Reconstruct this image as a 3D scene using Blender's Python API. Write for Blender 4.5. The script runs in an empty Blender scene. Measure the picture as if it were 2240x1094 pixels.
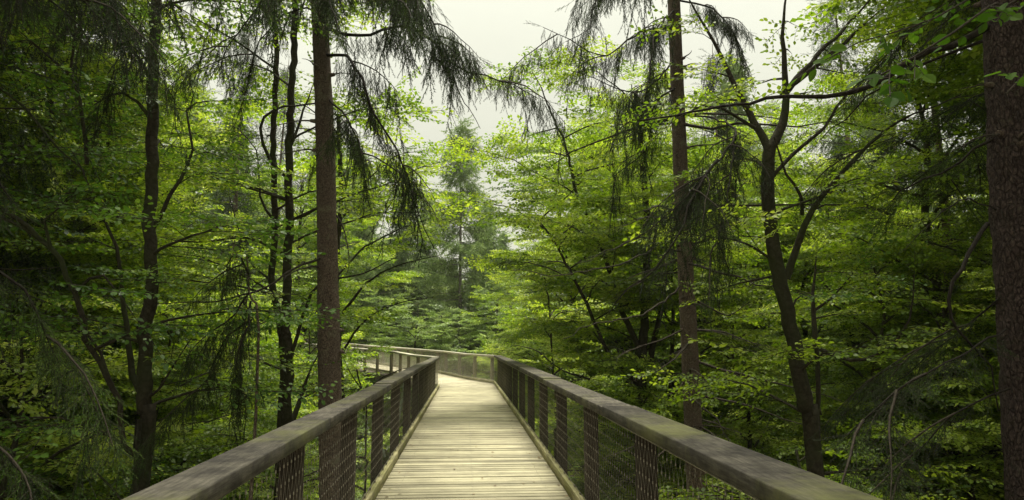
import bpy, math, random
import numpy as np
from mathutils import Vector, noise

R_ = math.radians
scene = bpy.context.scene
col = scene.collection

# ------------------------------------------------------------------ camera
F = 1493.0                      # focal length in pixels of the 2240 px wide frame
CAM = np.array([0.0, 0.0, 1.6])
PITCH, YAW = math.atan(201 / F), 3.84 * math.pi / 180
cam = bpy.data.cameras.new("camera")
cam.sensor_width = 36
cam.lens = 36 * F / 2240
cam.clip_start = 0.05
cam.clip_end = 2000
camo = bpy.data.objects.new("camera", cam)
camo.location = CAM
camo.rotation_euler = (math.pi / 2 + PITCH, 0, -YAW)
col.objects.link(camo)
scene.camera = camo

# ------------------------------------------------------------------ sky, sun, exposure
SUN_EL, SUN_AZ = R_(77), R_(15)
w = bpy.data.worlds.new("World")
scene.world = w
w.use_nodes = True
nt = w.node_tree
nt.nodes.clear()
N = nt.nodes.new
out = N("ShaderNodeOutputWorld")
bg = N("ShaderNodeBackground")
bg.inputs[1].default_value = 0.1
sky = N("ShaderNodeTexSky")
sky.sky_type = 'NISHITA'
sky.sun_disc = False
sky.sun_elevation = SUN_EL
sky.sun_rotation = SUN_AZ
sky.air_density = 1.5
sky.dust_density = 4
tc = N("ShaderNodeTexCoord")
sep = N("ShaderNodeSeparateXYZ")
nt.links.new(tc.outputs["Generated"], sep.inputs[0])
# an overcast sky is about three times as bright overhead as at the horizon
mr = N("ShaderNodeMapRange")
mr.inputs["From Min"].default_value = 0.0
mr.inputs["From Max"].default_value = 1.0
mr.inputs["To Min"].default_value = 5.1
mr.inputs["To Max"].default_value = 23.0
pw3 = N("ShaderNodeMath")
pw3.operation = 'POWER'
pw3.inputs[1].default_value = 3.0
nt.links.new(sep.outputs["Z"], pw3.inputs[0])
nt.links.new(pw3.outputs[0], mr.inputs["Value"])
nz = N("ShaderNodeTexNoise")
nz.inputs["Scale"].default_value = 2.2
nz.inputs["Detail"].default_value = 5
nt.links.new(tc.outputs["Generated"], nz.inputs["Vector"])
mr2 = N("ShaderNodeMapRange")
mr2.inputs["To Min"].default_value = 0.8
mr2.inputs["To Max"].default_value = 1.2
nt.links.new(nz.outputs["Fac"], mr2.inputs["Value"])
mul = N("ShaderNodeMath")
mul.operation = 'MULTIPLY'
nt.links.new(mr.outputs[0], mul.inputs[0])
nt.links.new(mr2.outputs[0], mul.inputs[1])
vm = N("ShaderNodeVectorMath")
vm.operation = 'SCALE'
vm.inputs[0].default_value = (0.90, 0.90, 0.745)
nt.links.new(mul.outputs[0], vm.inputs["Scale"])
mx = N("ShaderNodeMixRGB")
mx.inputs[0].default_value = 0.94
nt.links.new(sky.outputs[0], mx.inputs[1])
nt.links.new(vm.outputs[0], mx.inputs[2])
nt.links.new(mx.outputs[0], bg.inputs[0])
nt.links.new(bg.outputs[0], out.inputs[0])

sun = bpy.data.lights.new("sun", 'SUN')
sun.energy = 5.0
sun.angle = R_(24)
sun.color = (1.0, 0.95, 0.84)
suno = bpy.data.objects.new("sun", sun)
suno.rotation_euler = (math.pi / 2 - SUN_EL, 0, -SUN_AZ + math.pi)
col.objects.link(suno)

scene.view_settings.view_transform = 'Standard'
scene.view_settings.look = 'None'
scene.view_settings.gamma = 1
scene.view_settings.exposure = 0.68
scene.cycles.max_bounces = 6
scene.cycles.diffuse_bounces = 4
scene.cycles.glossy_bounces = 2
scene.cycles.transmission_bounces = 4
scene.cycles.use_denoising = True
scene.render.film_transparent = False

# ------------------------------------------------------------------ helpers
def at(px, py, Y):
    """world point seen at pixel (px,py) of the 2240x1094 photo, at world distance Y"""
    d = np.array([(px - 1120) / F, (547 - py) / F, -1.0])
    cp, sp = math.cos(PITCH), math.sin(PITCH)
    # camera looks along -z; first pitch about x by 90+P then yaw about z
    x, y, z = d
    a = math.pi / 2 + PITCH
    y, z = y * math.cos(a) - z * math.sin(a), y * math.sin(a) + z * math.cos(a)
    c, s = math.cos(-YAW), math.sin(-YAW)
    x, y = x * c - y * s, x * s + y * c
    k = Y / y
    return np.array([x * k, Y, CAM[2] + z * k])


def gz(x, y):
    r = math.hypot(x, y)
    return -9.0 + 0.5 * math.sin(x * .13 + 1) * math.cos(y * .11) + 0.06 * max(0, r - 35)


class Buf:
    def __init__(s):
        s.V, s.L, s.T, s.M, s.R, s.n = [], [], [], [], [], 0

    def add(s, V, Fc, mat=0, rnd=None):
        V = np.asarray(V, np.float32).reshape(-1, 3)
        Fc = np.asarray(Fc, np.int32)
        m, k = Fc.shape
        s.V.append(V)
        s.L.append((Fc + s.n).ravel())
        s.T.append(np.full(m, k, np.int32))
        s.M.append(np.full(m, mat, np.int32))
        s.R.append(np.full(m, .5, np.float32) if rnd is None else np.broadcast_to(np.asarray(rnd, np.float32), (m,)))
        s.n += len(V)

    def mesh(s, name, mats, smooth=False):
        me = bpy.data.meshes.new(name)
        V = np.concatenate(s.V)
        L = np.concatenate(s.L)
        T = np.concatenate(s.T)
        me.vertices.add(len(V))
        me.vertices.foreach_set("co", V.ravel())
        me.loops.add(len(L))
        me.loops.foreach_set("vertex_index", L)
        me.polygons.add(len(T))
        st = np.zeros(len(T), np.int32)
        st[1:] = np.cumsum(T)[:-1]
        me.polygons.foreach_set("loop_start", st)
        me.polygons.foreach_set("loop_total", T)
        me.polygons.foreach_set("material_index", np.concatenate(s.M))
        if smooth:
            me.polygons.foreach_set("use_smooth", np.ones(len(T), bool))
        a = me.attributes.new("rnd", 'FLOAT', 'FACE')
        a.data.foreach_set("value", np.concatenate(s.R))
        for m in mats:
            me.materials.append(m)
        me.update(calc_edges=True)
        return me


def link(name, data, parent=None, loc=None):
    o = bpy.data.objects.new(name, data)
    col.objects.link(o)
    if parent is not None:
        o.parent = parent
    if loc is not None:
        o.location = loc
    return o


def tag(o, label=None, cat=None, group=None, kind=None):
    if label: o["label"] = label
    if cat: o["category"] = cat
    if group: o["group"] = group
    if kind: o["kind"] = kind
    return o


def norm(v):
    v = np.asarray(v, float)
    return v / (np.linalg.norm(v) + 1e-9)


def tube(buf, P, rad, k=6, mat=0, cap=True, rough=0.0, fr=3.0, rnd=None):
    P = np.asarray(P, float)
    n = len(P)
    rad = np.broadcast_to(np.asarray(rad, float), (n,))
    T = np.gradient(P, axis=0)
    T /= np.linalg.norm(T, axis=1)[:, None] + 1e-9
    u = np.array([1.0, 0, 0]) if abs(T[0][0]) < .8 else np.array([0, 0, 1.0])
    ang = np.arange(k) * 2 * math.pi / k
    ca, sa = np.cos(ang), np.sin(ang)
    V = np.empty((n, k, 3))
    for i in range(n):
        u = norm(u - T[i] * u.dot(T[i]))
        v = np.cross(T[i], u)
        V[i] = P[i] + rad[i] * (ca[:, None] * u + sa[:, None] * v)
    if rough:
        for i in range(n):
            for j in range(k):
                q = V[i, j]
                d = noise.noise(Vector((q[0] * fr, q[1] * fr, q[2] * fr * .5))) + .5 * noise.noise(Vector((q[0] * fr * 4, q[1] * fr * 4, q[2] * fr * 2)))
                V[i, j] = P[i] + (q - P[i]) * (1 + rough * d)
    idx = np.arange(n * k).reshape(n, k)
    a = idx[:-1]
    b = idx[1:]
    Fq = np.stack([a, np.roll(a, -1, 1), np.roll(b, -1, 1), b], -1).reshape(-1, 4)
    buf.add(V.reshape(-1, 3), Fq, mat, rnd)
    if cap:
        buf.add(V[-1], np.arange(k)[None, :], mat, rnd)
        buf.add(V[0], np.arange(k)[::-1][None, :], mat, rnd)


def box8(buf, c, mat=0, rnd=None):
    """c: 8 corners, bottom 4 (ccw) then top 4"""
    buf.add(c, [[3, 2, 1, 0], [4, 5, 6, 7], [0, 1, 5, 4], [1, 2, 6, 5], [2, 3, 7, 6], [3, 0, 4, 7]], mat, rnd)


def smooth_path(pts, step=.3, rng=None, jit=0.0):
    pts = [np.asarray(p, float) for p in pts]
    pts = [2 * pts[0] - pts[1]] + pts + [2 * pts[-1] - pts[-2]]
    res = []
    for i in range(1, len(pts) - 2):
        p0, p1, p2, p3 = pts[i - 1:i + 3]
        n = max(2, int(np.linalg.norm(p2 - p1) / step))
        for t in np.arange(n) / n:
            res.append(.5 * (2 * p1 + (p2 - p0) * t + (2 * p0 - 5 * p1 + 4 * p2 - p3) * t * t + (3 * p1 - p0 - 3 * p2 + p3) * t ** 3))
    res.append(pts[-2])
    res = np.array(res)
    if rng is not None and jit:
        j = rng.normal(0, jit, res.shape)
        j[0] = 0
        res += j
    return res

# ------------------------------------------------------------------ materials
def mat(name):
    m = bpy.data.materials.new(name)
    m.use_nodes = True
    t = m.node_tree
    t.nodes.clear()
    o = t.nodes.new("ShaderNodeOutputMaterial")
    return m, t, o


def nd(t, kind, **kw):
    n = t.nodes.new(kind)
    for k, v in kw.items():
        if k in n.inputs.keys():
            n.inputs[k].default_value = v
        else:
            setattr(n, k, v)
    return n


def ramp(t, src, stops):
    r = t.nodes.new("ShaderNodeValToRGB")
    el = r.color_ramp.elements
    while len(el) < len(stops):
        el.new(.5)
    for e, (p, c) in zip(el, stops):
        e.position = p
        e.color = (*c, 1)
    t.links.new(src, r.inputs[0])
    return r.outputs[0]


def leaf_mat(name, stops, trans=.4, rough=.45, spec=.35, tint_noise=.35):
    m, t, o = mat(name)
    a = nd(t, "ShaderNodeAttribute", attribute_name="rnd")
    oi = nd(t, "ShaderNodeObjectInfo")
    tcn = nd(t, "ShaderNodeNewGeometry")
    n = nd(t, "ShaderNodeTexNoise", Scale=.45, Detail=3.0)
    t.links.new(tcn.outputs["Position"], n.inputs["Vector"])
    m1 = nd(t, "ShaderNodeMath", operation='MULTIPLY_ADD')
    t.links.new(n.outputs["Fac"], m1.inputs[0])
    m1.inputs[1].default_value = tint_noise * 2
    m1.inputs[2].default_value = -tint_noise
    m2 = nd(t, "ShaderNodeMath", operation='ADD')
    t.links.new(a.outputs["Fac"], m2.inputs[0])
    t.links.new(m1.outputs[0], m2.inputs[1])
    m3 = nd(t, "ShaderNodeMath", operation='MULTIPLY_ADD')
    t.links.new(oi.outputs["Random"], m3.inputs[0])
    m3.inputs[1].default_value = .3
    t.links.new(m2.outputs[0], m3.inputs[2])
    m4 = nd(t, "ShaderNodeMath", operation='SUBTRACT')
    t.links.new(m3.outputs[0], m4.inputs[0])
    m4.inputs[1].default_value = .15
    c = ramp(t, m4.outputs[0], stops)
    p = nd(t, "ShaderNodeBsdfPrincipled", Roughness=rough)
    p.inputs["Specular IOR Level"].default_value = spec
    t.links.new(c, p.inputs["Base Color"])
    if trans > 0:
        tr = nd(t, "ShaderNodeBsdfTranslucent")
        hs = nd(t, "ShaderNodeHueSaturation", Saturation=1.1, Value=1.25)
        t.links.new(c, hs.inputs["Color"])
        t.links.new(hs.outputs[0], tr.inputs[0])
        mx = nd(t, "ShaderNodeMixShader")
        mx.inputs[0].default_value = trans
        t.links.new(p.outputs[0], mx.inputs[1])
        t.links.new(tr.outputs[0], mx.inputs[2])
        t.links.new(mx.outputs[0], o.inputs[0])
    else:
        t.links.new(p.outputs[0], o.inputs[0])
    return m


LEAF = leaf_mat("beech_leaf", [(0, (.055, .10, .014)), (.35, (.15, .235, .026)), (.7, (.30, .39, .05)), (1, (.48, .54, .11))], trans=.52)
LEAF_D = leaf_mat("shaded_beech_leaf", [(0, (.035, .080, .014)), (.4, (.08, .16, .022)), (.8, (.15, .25, .035)), (1, (.24, .34, .055))], trans=.4)  # darker beech leaf copy, shade of the outer trees put into its colour
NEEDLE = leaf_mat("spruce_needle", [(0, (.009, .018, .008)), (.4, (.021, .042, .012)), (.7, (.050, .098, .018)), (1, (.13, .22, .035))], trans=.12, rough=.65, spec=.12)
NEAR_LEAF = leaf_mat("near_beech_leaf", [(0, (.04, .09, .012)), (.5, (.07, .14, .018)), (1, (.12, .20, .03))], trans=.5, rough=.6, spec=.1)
NEEDLE_F = leaf_mat("spruce_needle_hazed", [(0, (.09, .14, .05)), (.5, (.17, .25, .075)), (1, (.30, .38, .13))], trans=.2, rough=.6, spec=.2)  # far needles lightened, distance haze put into the colour


def bark_mat(name, c0, c1, c2, vs=14.0, bump=.6, moss=None, zstretch=.35):
    m, t, o = mat(name)
    tcn = nd(t, "ShaderNodeTexCoord")
    mp = nd(t, "ShaderNodeMapping")
    mp.inputs["Scale"].default_value = (1, 1, zstretch)
    t.links.new(tcn.outputs["Object"], mp.inputs[0])
    wn = nd(t, "ShaderNodeTexNoise", Scale=vs * .6, Detail=4.0)
    t.links.new(mp.outputs[0], wn.inputs["Vector"])
    add = nd(t, "ShaderNodeMixRGB", blend_type='ADD')
    add.inputs[0].default_value = .06
    t.links.new(mp.outputs[0], add.inputs[1])
    t.links.new(wn.outputs["Color"], add.inputs[2])
    v = nd(t, "ShaderNodeTexVoronoi", Scale=vs)
    v.feature = 'DISTANCE_TO_EDGE'
    t.links.new(add.outputs[0], v.inputs["Vector"])
    n = nd(t, "ShaderNodeTexNoise", Scale=vs * 2.2, Detail=6.0, Roughness=.7)
    t.links.new(mp.outputs[0], n.inputs["Vector"])
    n2 = nd(t, "ShaderNodeTexNoise", Scale=1.3, Detail=3.0)
    t.links.new(tcn.outputs["Object"], n2.inputs["Vector"])
    vr = ramp(t, v.outputs["Distance"], [(0, (0, 0, 0)), (.12, (1, 1, 1))])
    c = ramp(t, n.outputs["Fac"], [(.3, c0), (.5, c1), (.72, c2)])
    mm = nd(t, "ShaderNodeMixRGB", blend_type='MULTIPLY')
    mm.inputs[0].default_value = .32
    t.links.new(c, mm.inputs[1])
    t.links.new(vr, mm.inputs[2])
    last = mm.outputs[0]
    if moss:
        fr = ramp(t, n2.outputs["Fac"], [(.45, (0, 0, 0)), (.7, (1, 1, 1))])
        mo = nd(t, "ShaderNodeMixRGB")
        t.links.new(fr, mo.inputs[0])
        t.links.new(last, mo.inputs[1])
        mo.inputs[2].default_value = (*moss, 1)
        last = mo.outputs[0]
    else:
        # grey-green lichen flecks
        n4 = nd(t, "ShaderNodeTexNoise", Scale=5.0, Detail=8.0, Roughness=.75)
        t.links.new(tcn.outputs["Object"], n4.inputs["Vector"])
        fr = ramp(t, n4.outputs["Fac"], [(.56, (0, 0, 0)), (.66, (.45, .45, .45))])
        mo = nd(t, "ShaderNodeMixRGB")
        t.links.new(fr, mo.inputs[0])
        t.links.new(last, mo.inputs[1])
        mo.inputs[2].default_value = (c2[0] * .9, c2[1] * 1.15, c2[2] * .95, 1)
        last = mo.outputs[0]
    p = nd(t, "ShaderNodeBsdfPrincipled", Roughness=.9)
    p.inputs["Specular IOR Level"].default_value = .15
    t.links.new(last, p.inputs["Base Color"])
    h = nd(t, "ShaderNodeMath", operation='ADD')
    t.links.new(vr, h.inputs[0])
    t.links.new(n.outputs["Fac"], h.inputs[1])
    b = nd(t, "ShaderNodeBump", Strength=bump, Distance=.03)
    t.links.new(h.outputs[0], b.inputs["Height"])
    t.links.new(b.outputs[0], p.inputs["Normal"])
    t.links.new(p.outputs[0], o.inputs[0])
    return m


BARK_S = bark_mat("spruce_bark", (.075, .052, .042), (.19, .14, .112), (.36, .285, .23), 38, 1.0, zstretch=.55)
BARK_B = bark_mat("beech_bark", (.018, .015, .010), (.036, .030, .020), (.068, .058, .040), 9, .25, moss=(.032, .040, .014), zstretch=1.0)
DEADWOOD = bark_mat("dark_dead_wood", (.010, .008, .006), (.020, .016, .012), (.040, .033, .026), 20, .2)
BARK_C = bark_mat("dark_spruce_bark", (.022, .015, .014), (.062, .043, .040), (.15, .11, .10), 24, 1.0, zstretch=.5)
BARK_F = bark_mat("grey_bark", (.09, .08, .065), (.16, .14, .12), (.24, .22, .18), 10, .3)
TWIG = bark_mat("twig_bark", (.022, .018, .013), (.042, .034, .025), (.075, .062, .048), 20, .2)


def wood_mat(name, c0, c1, c2, axis=0, moss=None, grain=45.0, stain=.6, rough=.92, stretch=.05, blotch=1.6):
    """weathered timber; grain runs along object axis `axis`; uses per-board rnd"""
    m, t, o = mat(name)
    tcn = nd(t, "ShaderNodeTexCoord")
    a = nd(t, "ShaderNodeAttribute", attribute_name="rnd")
    off = nd(t, "ShaderNodeVectorMath", operation='SCALE')
    off.inputs[0].default_value = (37.0, 53.0, 71.0)
    t.links.new(a.outputs["Fac"], off.inputs["Scale"])
    ad = nd(t, "ShaderNodeVectorMath", operation='ADD')
    t.links.new(tcn.outputs["Object"], ad.inputs[0])
    t.links.new(off.outputs[0], ad.inputs[1])
    mp = nd(t, "ShaderNodeMapping")
    sc = [grain, grain, grain]
    sc[axis] = grain * stretch
    mp.inputs["Scale"].default_value = sc
    t.links.new(ad.outputs[0], mp.inputs[0])
    n = nd(t, "ShaderNodeTexNoise", Scale=1.0, Detail=6.0, Roughness=.65)
    t.links.new(mp.outputs[0], n.inputs["Vector"])
    c = ramp(t, n.outputs["Fac"], [(.34, c0), (.5, c1), (.66, c2)])
    # board to board difference
    br = nd(t, "ShaderNodeMapRange")
    br.inputs["To Min"].default_value = .66
    br.inputs["To Max"].default_value = 1.18
    t.links.new(a.outputs["Fac"], br.inputs["Value"])
    hs = nd(t, "ShaderNodeHueSaturation")
    t.links.new(br.outputs[0], hs.inputs["Value"])
    t.links.new(c, hs.inputs["Color"])
    # damp stains
    n2 = nd(t, "ShaderNodeTexNoise", Scale=blotch, Detail=9.0, Roughness=.72)
    t.links.new(tcn.outputs["Object"], n2.inputs["Vector"])
    st = ramp(t, n2.outputs["Fac"], [(.38, (1 - stain, 1 - stain, 1 - stain * .95)), (.6, (1, 1, 1))])
    mm = nd(t, "ShaderNodeMixRGB", blend_type='MULTIPLY')
    mm.inputs[0].default_value = 1
    t.links.new(hs.outputs[0], mm.inputs[1])
    t.links.new(st, mm.inputs[2])
    last = mm.outputs[0]
    if moss:
        n3 = nd(t, "ShaderNodeTexNoise", Scale=.9, Detail=6.0, Roughness=.7)
        t.links.new(tcn.outputs["Object"], n3.inputs["Vector"])
        fr = ramp(t, n3.outputs["Fac"], [(.5, (0, 0, 0)), (.68, (.75, .75, .75))])
        mo = nd(t, "ShaderNodeMixRGB")
        t.links.new(fr, mo.inputs[0])
        t.links.new(last, mo.inputs[1])
        mo.inputs[2].default_value = (*moss, 1)
        last = mo.outputs[0]
    p = nd(t, "ShaderNodeBsdfPrincipled", Roughness=rough)
    p.inputs["Specular IOR Level"].default_value = .15
    t.links.new(last, p.inputs["Base Color"])
    b = nd(t, "ShaderNodeBump", Strength=.5, Distance=.006)
    t.links.new(n.outputs["Fac"], b.inputs["Height"])
    t.links.new(b.outputs[0], p.inputs["Normal"])
    t.links.new(p.outputs[0], o.inputs[0])
    return m


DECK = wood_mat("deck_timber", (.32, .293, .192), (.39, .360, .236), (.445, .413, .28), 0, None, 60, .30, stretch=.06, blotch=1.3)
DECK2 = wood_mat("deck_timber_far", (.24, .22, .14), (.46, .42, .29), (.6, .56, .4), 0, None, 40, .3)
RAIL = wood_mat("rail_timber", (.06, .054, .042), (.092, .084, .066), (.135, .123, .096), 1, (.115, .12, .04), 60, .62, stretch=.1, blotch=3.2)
RAIL2 = wood_mat("rail_timber_far_lit", (.3, .275, .21), (.46, .43, .34), (.56, .53, .43), 0, (.3, .3, .15), 40, .3)  # far copy of the rail timber, open-sky light put into its colour
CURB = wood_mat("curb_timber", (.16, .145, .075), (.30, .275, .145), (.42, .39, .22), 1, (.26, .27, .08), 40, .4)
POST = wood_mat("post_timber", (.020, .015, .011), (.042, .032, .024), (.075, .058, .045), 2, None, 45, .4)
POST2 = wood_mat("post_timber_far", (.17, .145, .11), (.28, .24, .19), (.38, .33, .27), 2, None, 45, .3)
m, t, o = mat("steel_wire")
p = nd(t, "ShaderNodeBsdfPrincipled", Roughness=.42, Metallic=.6)
p.inputs["Base Color"].default_value = (.50, .46, .38, 1)
n = nd(t, "ShaderNodeTexNoise", Scale=30.0)
g = nd(t, "ShaderNodeTexCoord")
t.links.new(g.outputs["Object"], n.inputs["Vector"])
t.links.new(ramp(t, n.outputs["Fac"], [(.3, (.16, .145, .11)), (.7, (.36, .33, .27))]), p.inputs["Base Color"])
t.links.new(p.outputs[0], o.inputs[0])
WIRE = m
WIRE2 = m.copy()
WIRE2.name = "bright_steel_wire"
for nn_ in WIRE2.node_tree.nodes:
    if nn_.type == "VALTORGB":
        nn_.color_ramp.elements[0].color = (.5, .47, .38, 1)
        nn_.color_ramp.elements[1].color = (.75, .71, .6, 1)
m, t, o = mat("galvanised_steel")
p = nd(t, "ShaderNodeBsdfPrincipled", Roughness=.5, Metallic=.3)
n = nd(t, "ShaderNodeTexNoise", Scale=6.0, Detail=4.0)
g = nd(t, "ShaderNodeTexCoord")
t.links.new(g.outputs["Object"], n.inputs["Vector"])
t.links.new(ramp(t, n.outputs["Fac"], [(.3, (.36, .42, .42)), (.7, (.55, .62, .62))]), p.inputs["Base Color"])
t.links.new(p.outputs[0], o.inputs[0])
STEEL = m
m, t, o = mat("forest_soil")
p = nd(t, "ShaderNodeBsdfPrincipled", Roughness=1.0)
n = nd(t, "ShaderNodeTexNoise", Scale=.8, Detail=8.0, Roughness=.7)
g = nd(t, "ShaderNodeTexCoord")
t.links.new(g.outputs["Object"], n.inputs["Vector"])
t.links.new(ramp(t, n.outputs["Fac"], [(.35, (.05, .038, .024)), (.52, (.09, .07, .04)), (.62, (.05, .075, .02)), (.75, (.08, .12, .03))]), p.inputs["Base Color"])
t.links.new(p.outputs[0], o.inputs[0])
SOIL = m

# ------------------------------------------------------------------ terrain
def terrain():
    xs = np.concatenate([np.linspace(-400, -80, 12), np.linspace(-70, 70, 57), np.linspace(80, 400, 12)])
    ys = np.concatenate([np.linspace(-200, -40, 8), np.linspace(-30, 130, 65), np.linspace(150, 600, 12)])
    V = np.array([[x, y, gz(x, y) + .25 * noise.noise(Vector((x * .3, y * .3, 0)))] for y in ys for x in xs])
    nx = len(xs)
    Fq = [[j * nx + i, j * nx + i + 1, (j + 1) * nx + i + 1, (j + 1) * nx + i] for j in range(len(ys) - 1) for i in range(nx - 1)]
    b = Buf()
    b.add(V, Fq)
    tag(link("terrain", b.mesh("terrain", [SOIL], True)), kind="structure")


terrain()

# ------------------------------------------------------------------ walkway
PR = np.array([[1.09, -3], [1.09, 27], [-1.3, 34], [-6.6, 45], [-15.2, 60.5]], float)
PL = np.array([[-.91, -3], [-.91, 24.6], [-3.25, 33.3], [-8.45, 44.0], [-16.9, 59.2]], float)


def zd(y):
    return float(np.interp(y, [-10, 30, 45, 60], [0, 0, .32, .85]))


def offs(P, d):
    """offset a polyline sideways (positive = to the left of travel) with mitres"""
    P = np.asarray(P, float)
    D = np.diff(P, axis=0)
    D /= np.linalg.norm(D, axis=1)[:, None]
    Nn = np.stack([-D[:, 1], D[:, 0]], 1)
    res = [P[0] + Nn[0] * d]
    for i in range(1, len(P) - 1):
        m = Nn[i - 1] + Nn[i]
        m /= np.linalg.norm(m)
        res.append(P[i] + m * d / m.dot(Nn[i]))
    res.append(P[-1] + Nn[-1] * d)
    return np.array(res)


def brace(root, a, b):
    bb = Buf()
    tube(bb, [a, b], [.032, .032], 4)
    me = bb.mesh("brace", [POST2])
    link("brace", me, root, -Vector(root.location))


def beam_along(buf, A, B, z0, z1, i, t0, t1, rnd, gap=0.0, dz=(0, 0)):
    """box between inner polyline A and outer polyline B on segment i, from t0 to t1"""
    L = np.linalg.norm(A[i + 1] - A[i])
    g = gap / max(L, .01)
    pa0, pa1 = A[i] + (A[i + 1] - A[i]) * (t0 + g), A[i] + (A[i + 1] - A[i]) * (t1 - g)
    pb0, pb1 = B[i] + (B[i + 1] - B[i]) * (t0 + g), B[i] + (B[i + 1] - B[i]) * (t1 - g)
    q0, q1 = zd(pa0[1]) + dz[0], zd(pa1[1]) + dz[1]
    c = [(*pa0, q0 + z0), (*pb0, q0 + z0), (*pb1, q1 + z0), (*pa1, q1 + z0), (*pa0, q0 + z1), (*pb0, q0 + z1), (*pb1, q1 + z1), (*pa1, q1 + z1)]
    if np.cross(pb0 - pa0, pa1 - pa0) < 0:
        c = [c[k] for k in (1, 0, 3, 2, 5, 4, 7, 6)]
    box8(buf, c, 0, rnd)


def bevel(o, wd=.006, seg=2):
    m = o.modifiers.new("bevel", 'BEVEL')
    m.width = wd
    m.segments = seg
    m.limit_method = 'ANGLE'
    return o


rs = random.Random(5)
walk = link("timber_walkway", None, loc=(0, 0, 0))
tag(walk, "raised timber boardwalk of pale cross planks bending left through the forest", "boardwalk")


def deck():
    b = Buf()
    b2 = Buf()
    IL, IR = offs(PL, .15), offs(PR, -.15)
    for i in range(4):
        if i == 0:
            # parallel planks up to the start of the bend
            y = -3.0
            while y < 24.6:
                wd = .135
                h = rs.uniform(-.005, .004)
                sk = rs.uniform(-.004, .004)
                e0, e1 = rs.uniform(0, .02), rs.uniform(0, .02)
                x0, x1 = -1.06 + e0, 1.24 - e1
                y1 = y + wd - rs.choice((.018, .020, .023, .026, .040))
                g = rs.uniform(.006, .014)
                c = [(x0, y, h - .045), (x1, y + sk, h - .045), (x1, y1 + sk, h - .045), (x0, y1, h - .045),
                     (x0, y, h), (x1, y + sk, h + sk * .3), (x1, y1 + sk, h + sk * .3), (x0, y1, h)]
                box8(b, c, 0, rs.random())
                y += wd
            ra, rb = np.array([1.24, 24.6]), np.array([1.24, 27.0])
            la = np.array([-1.06, 24.6])
            n = 12
            for k in range(n):
                t0, t1 = k / n, (k + .88) / n
                p0, p1 = ra + (rb - ra) * t0, ra + (rb - ra) * t1
                q0, q1 = la + (p0 - la) * .02, la + (p1 - la) * .02
                q0, q1 = la + np.array([0, .02 * k]), la + np.array([0, .02 * k + .015])
                c = [(*q0, -.045), (*p0, -.045), (*p1, -.045), (*q1, -.045), (*q0, 0), (*p0, 0), (*p1, 0), (*q1, 0)]
                box8(b2, c, 0, rs.random())
        else:
            a0, a1 = IL[i].copy(), IL[i + 1]
            c0, c1 = IR[i].copy(), IR[i + 1]
            if i == 1:
                a0 = np.array([-1.06, 24.86])
                c0 = np.array([1.24, 27.02])
            L = np.linalg.norm(c1 - c0)
            n = int(L / .135)
            for k in range(n):
                t0, t1 = k / n, (k + .93) / n
                p0, p1 = c0 + (c1 - c0) * t0, c0 + (c1 - c0) * t1
                q0, q1 = a0 + (a1 - a0) * t0, a0 + (a1 - a0) * t1
                z0, z1 = zd(p0[1]), zd(p1[1])
                zq0, zq1 = z0, z1
                c = [(*q0, zq0 - .045), (*p0, z0 - .045), (*p1, z1 - .045), (*q1, zq1 - .045), (*q0, zq0), (*p0, z0), (*p1, z1), (*q1, zq1)]
                box8(b2, c, 0, rs.random())
    bevel(link("deck", b.mesh("deck", [DECK]), walk), .0015, 1)
    sb = Buf()
    for v in b.V:
        y0 = float(v[:, 1].min())
        if y0 > 14 or y0 < 2: continue
        for x in (-.72, .09, .90):
            for dy in (.035, .092):
                cx, cy, cz = x + rs.uniform(-.008, .008), y0 + dy, float(v[:, 2].max())
                tube(sb, [(cx, cy, cz - .004), (cx, cy, cz + .0012)], [.0055, .0055], 6)
    so = link("screws", sb.mesh("screws", [WIRE]), walk)
    so["kind"] = "stuff"
    link("deck", b2.mesh("deck_far", [DECK2]), walk)
    # long bearers under the planks
    for P, s in ((PL, -1), (PR, 1)):
        for o1, o2 in ((.12, .26), (.8, .92)):
            b = Buf()
            A, B = offs(P, s * o1 * 1.0), offs(P, s * o2)
            for i in range(4):
                beam_along(b, A, B, -.42, -.055, i, 0.0, 1.0, rs.random())
            link("bearer", b.mesh("bearer", [POST2]), walk)


deck()

POSTM = {}


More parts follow.
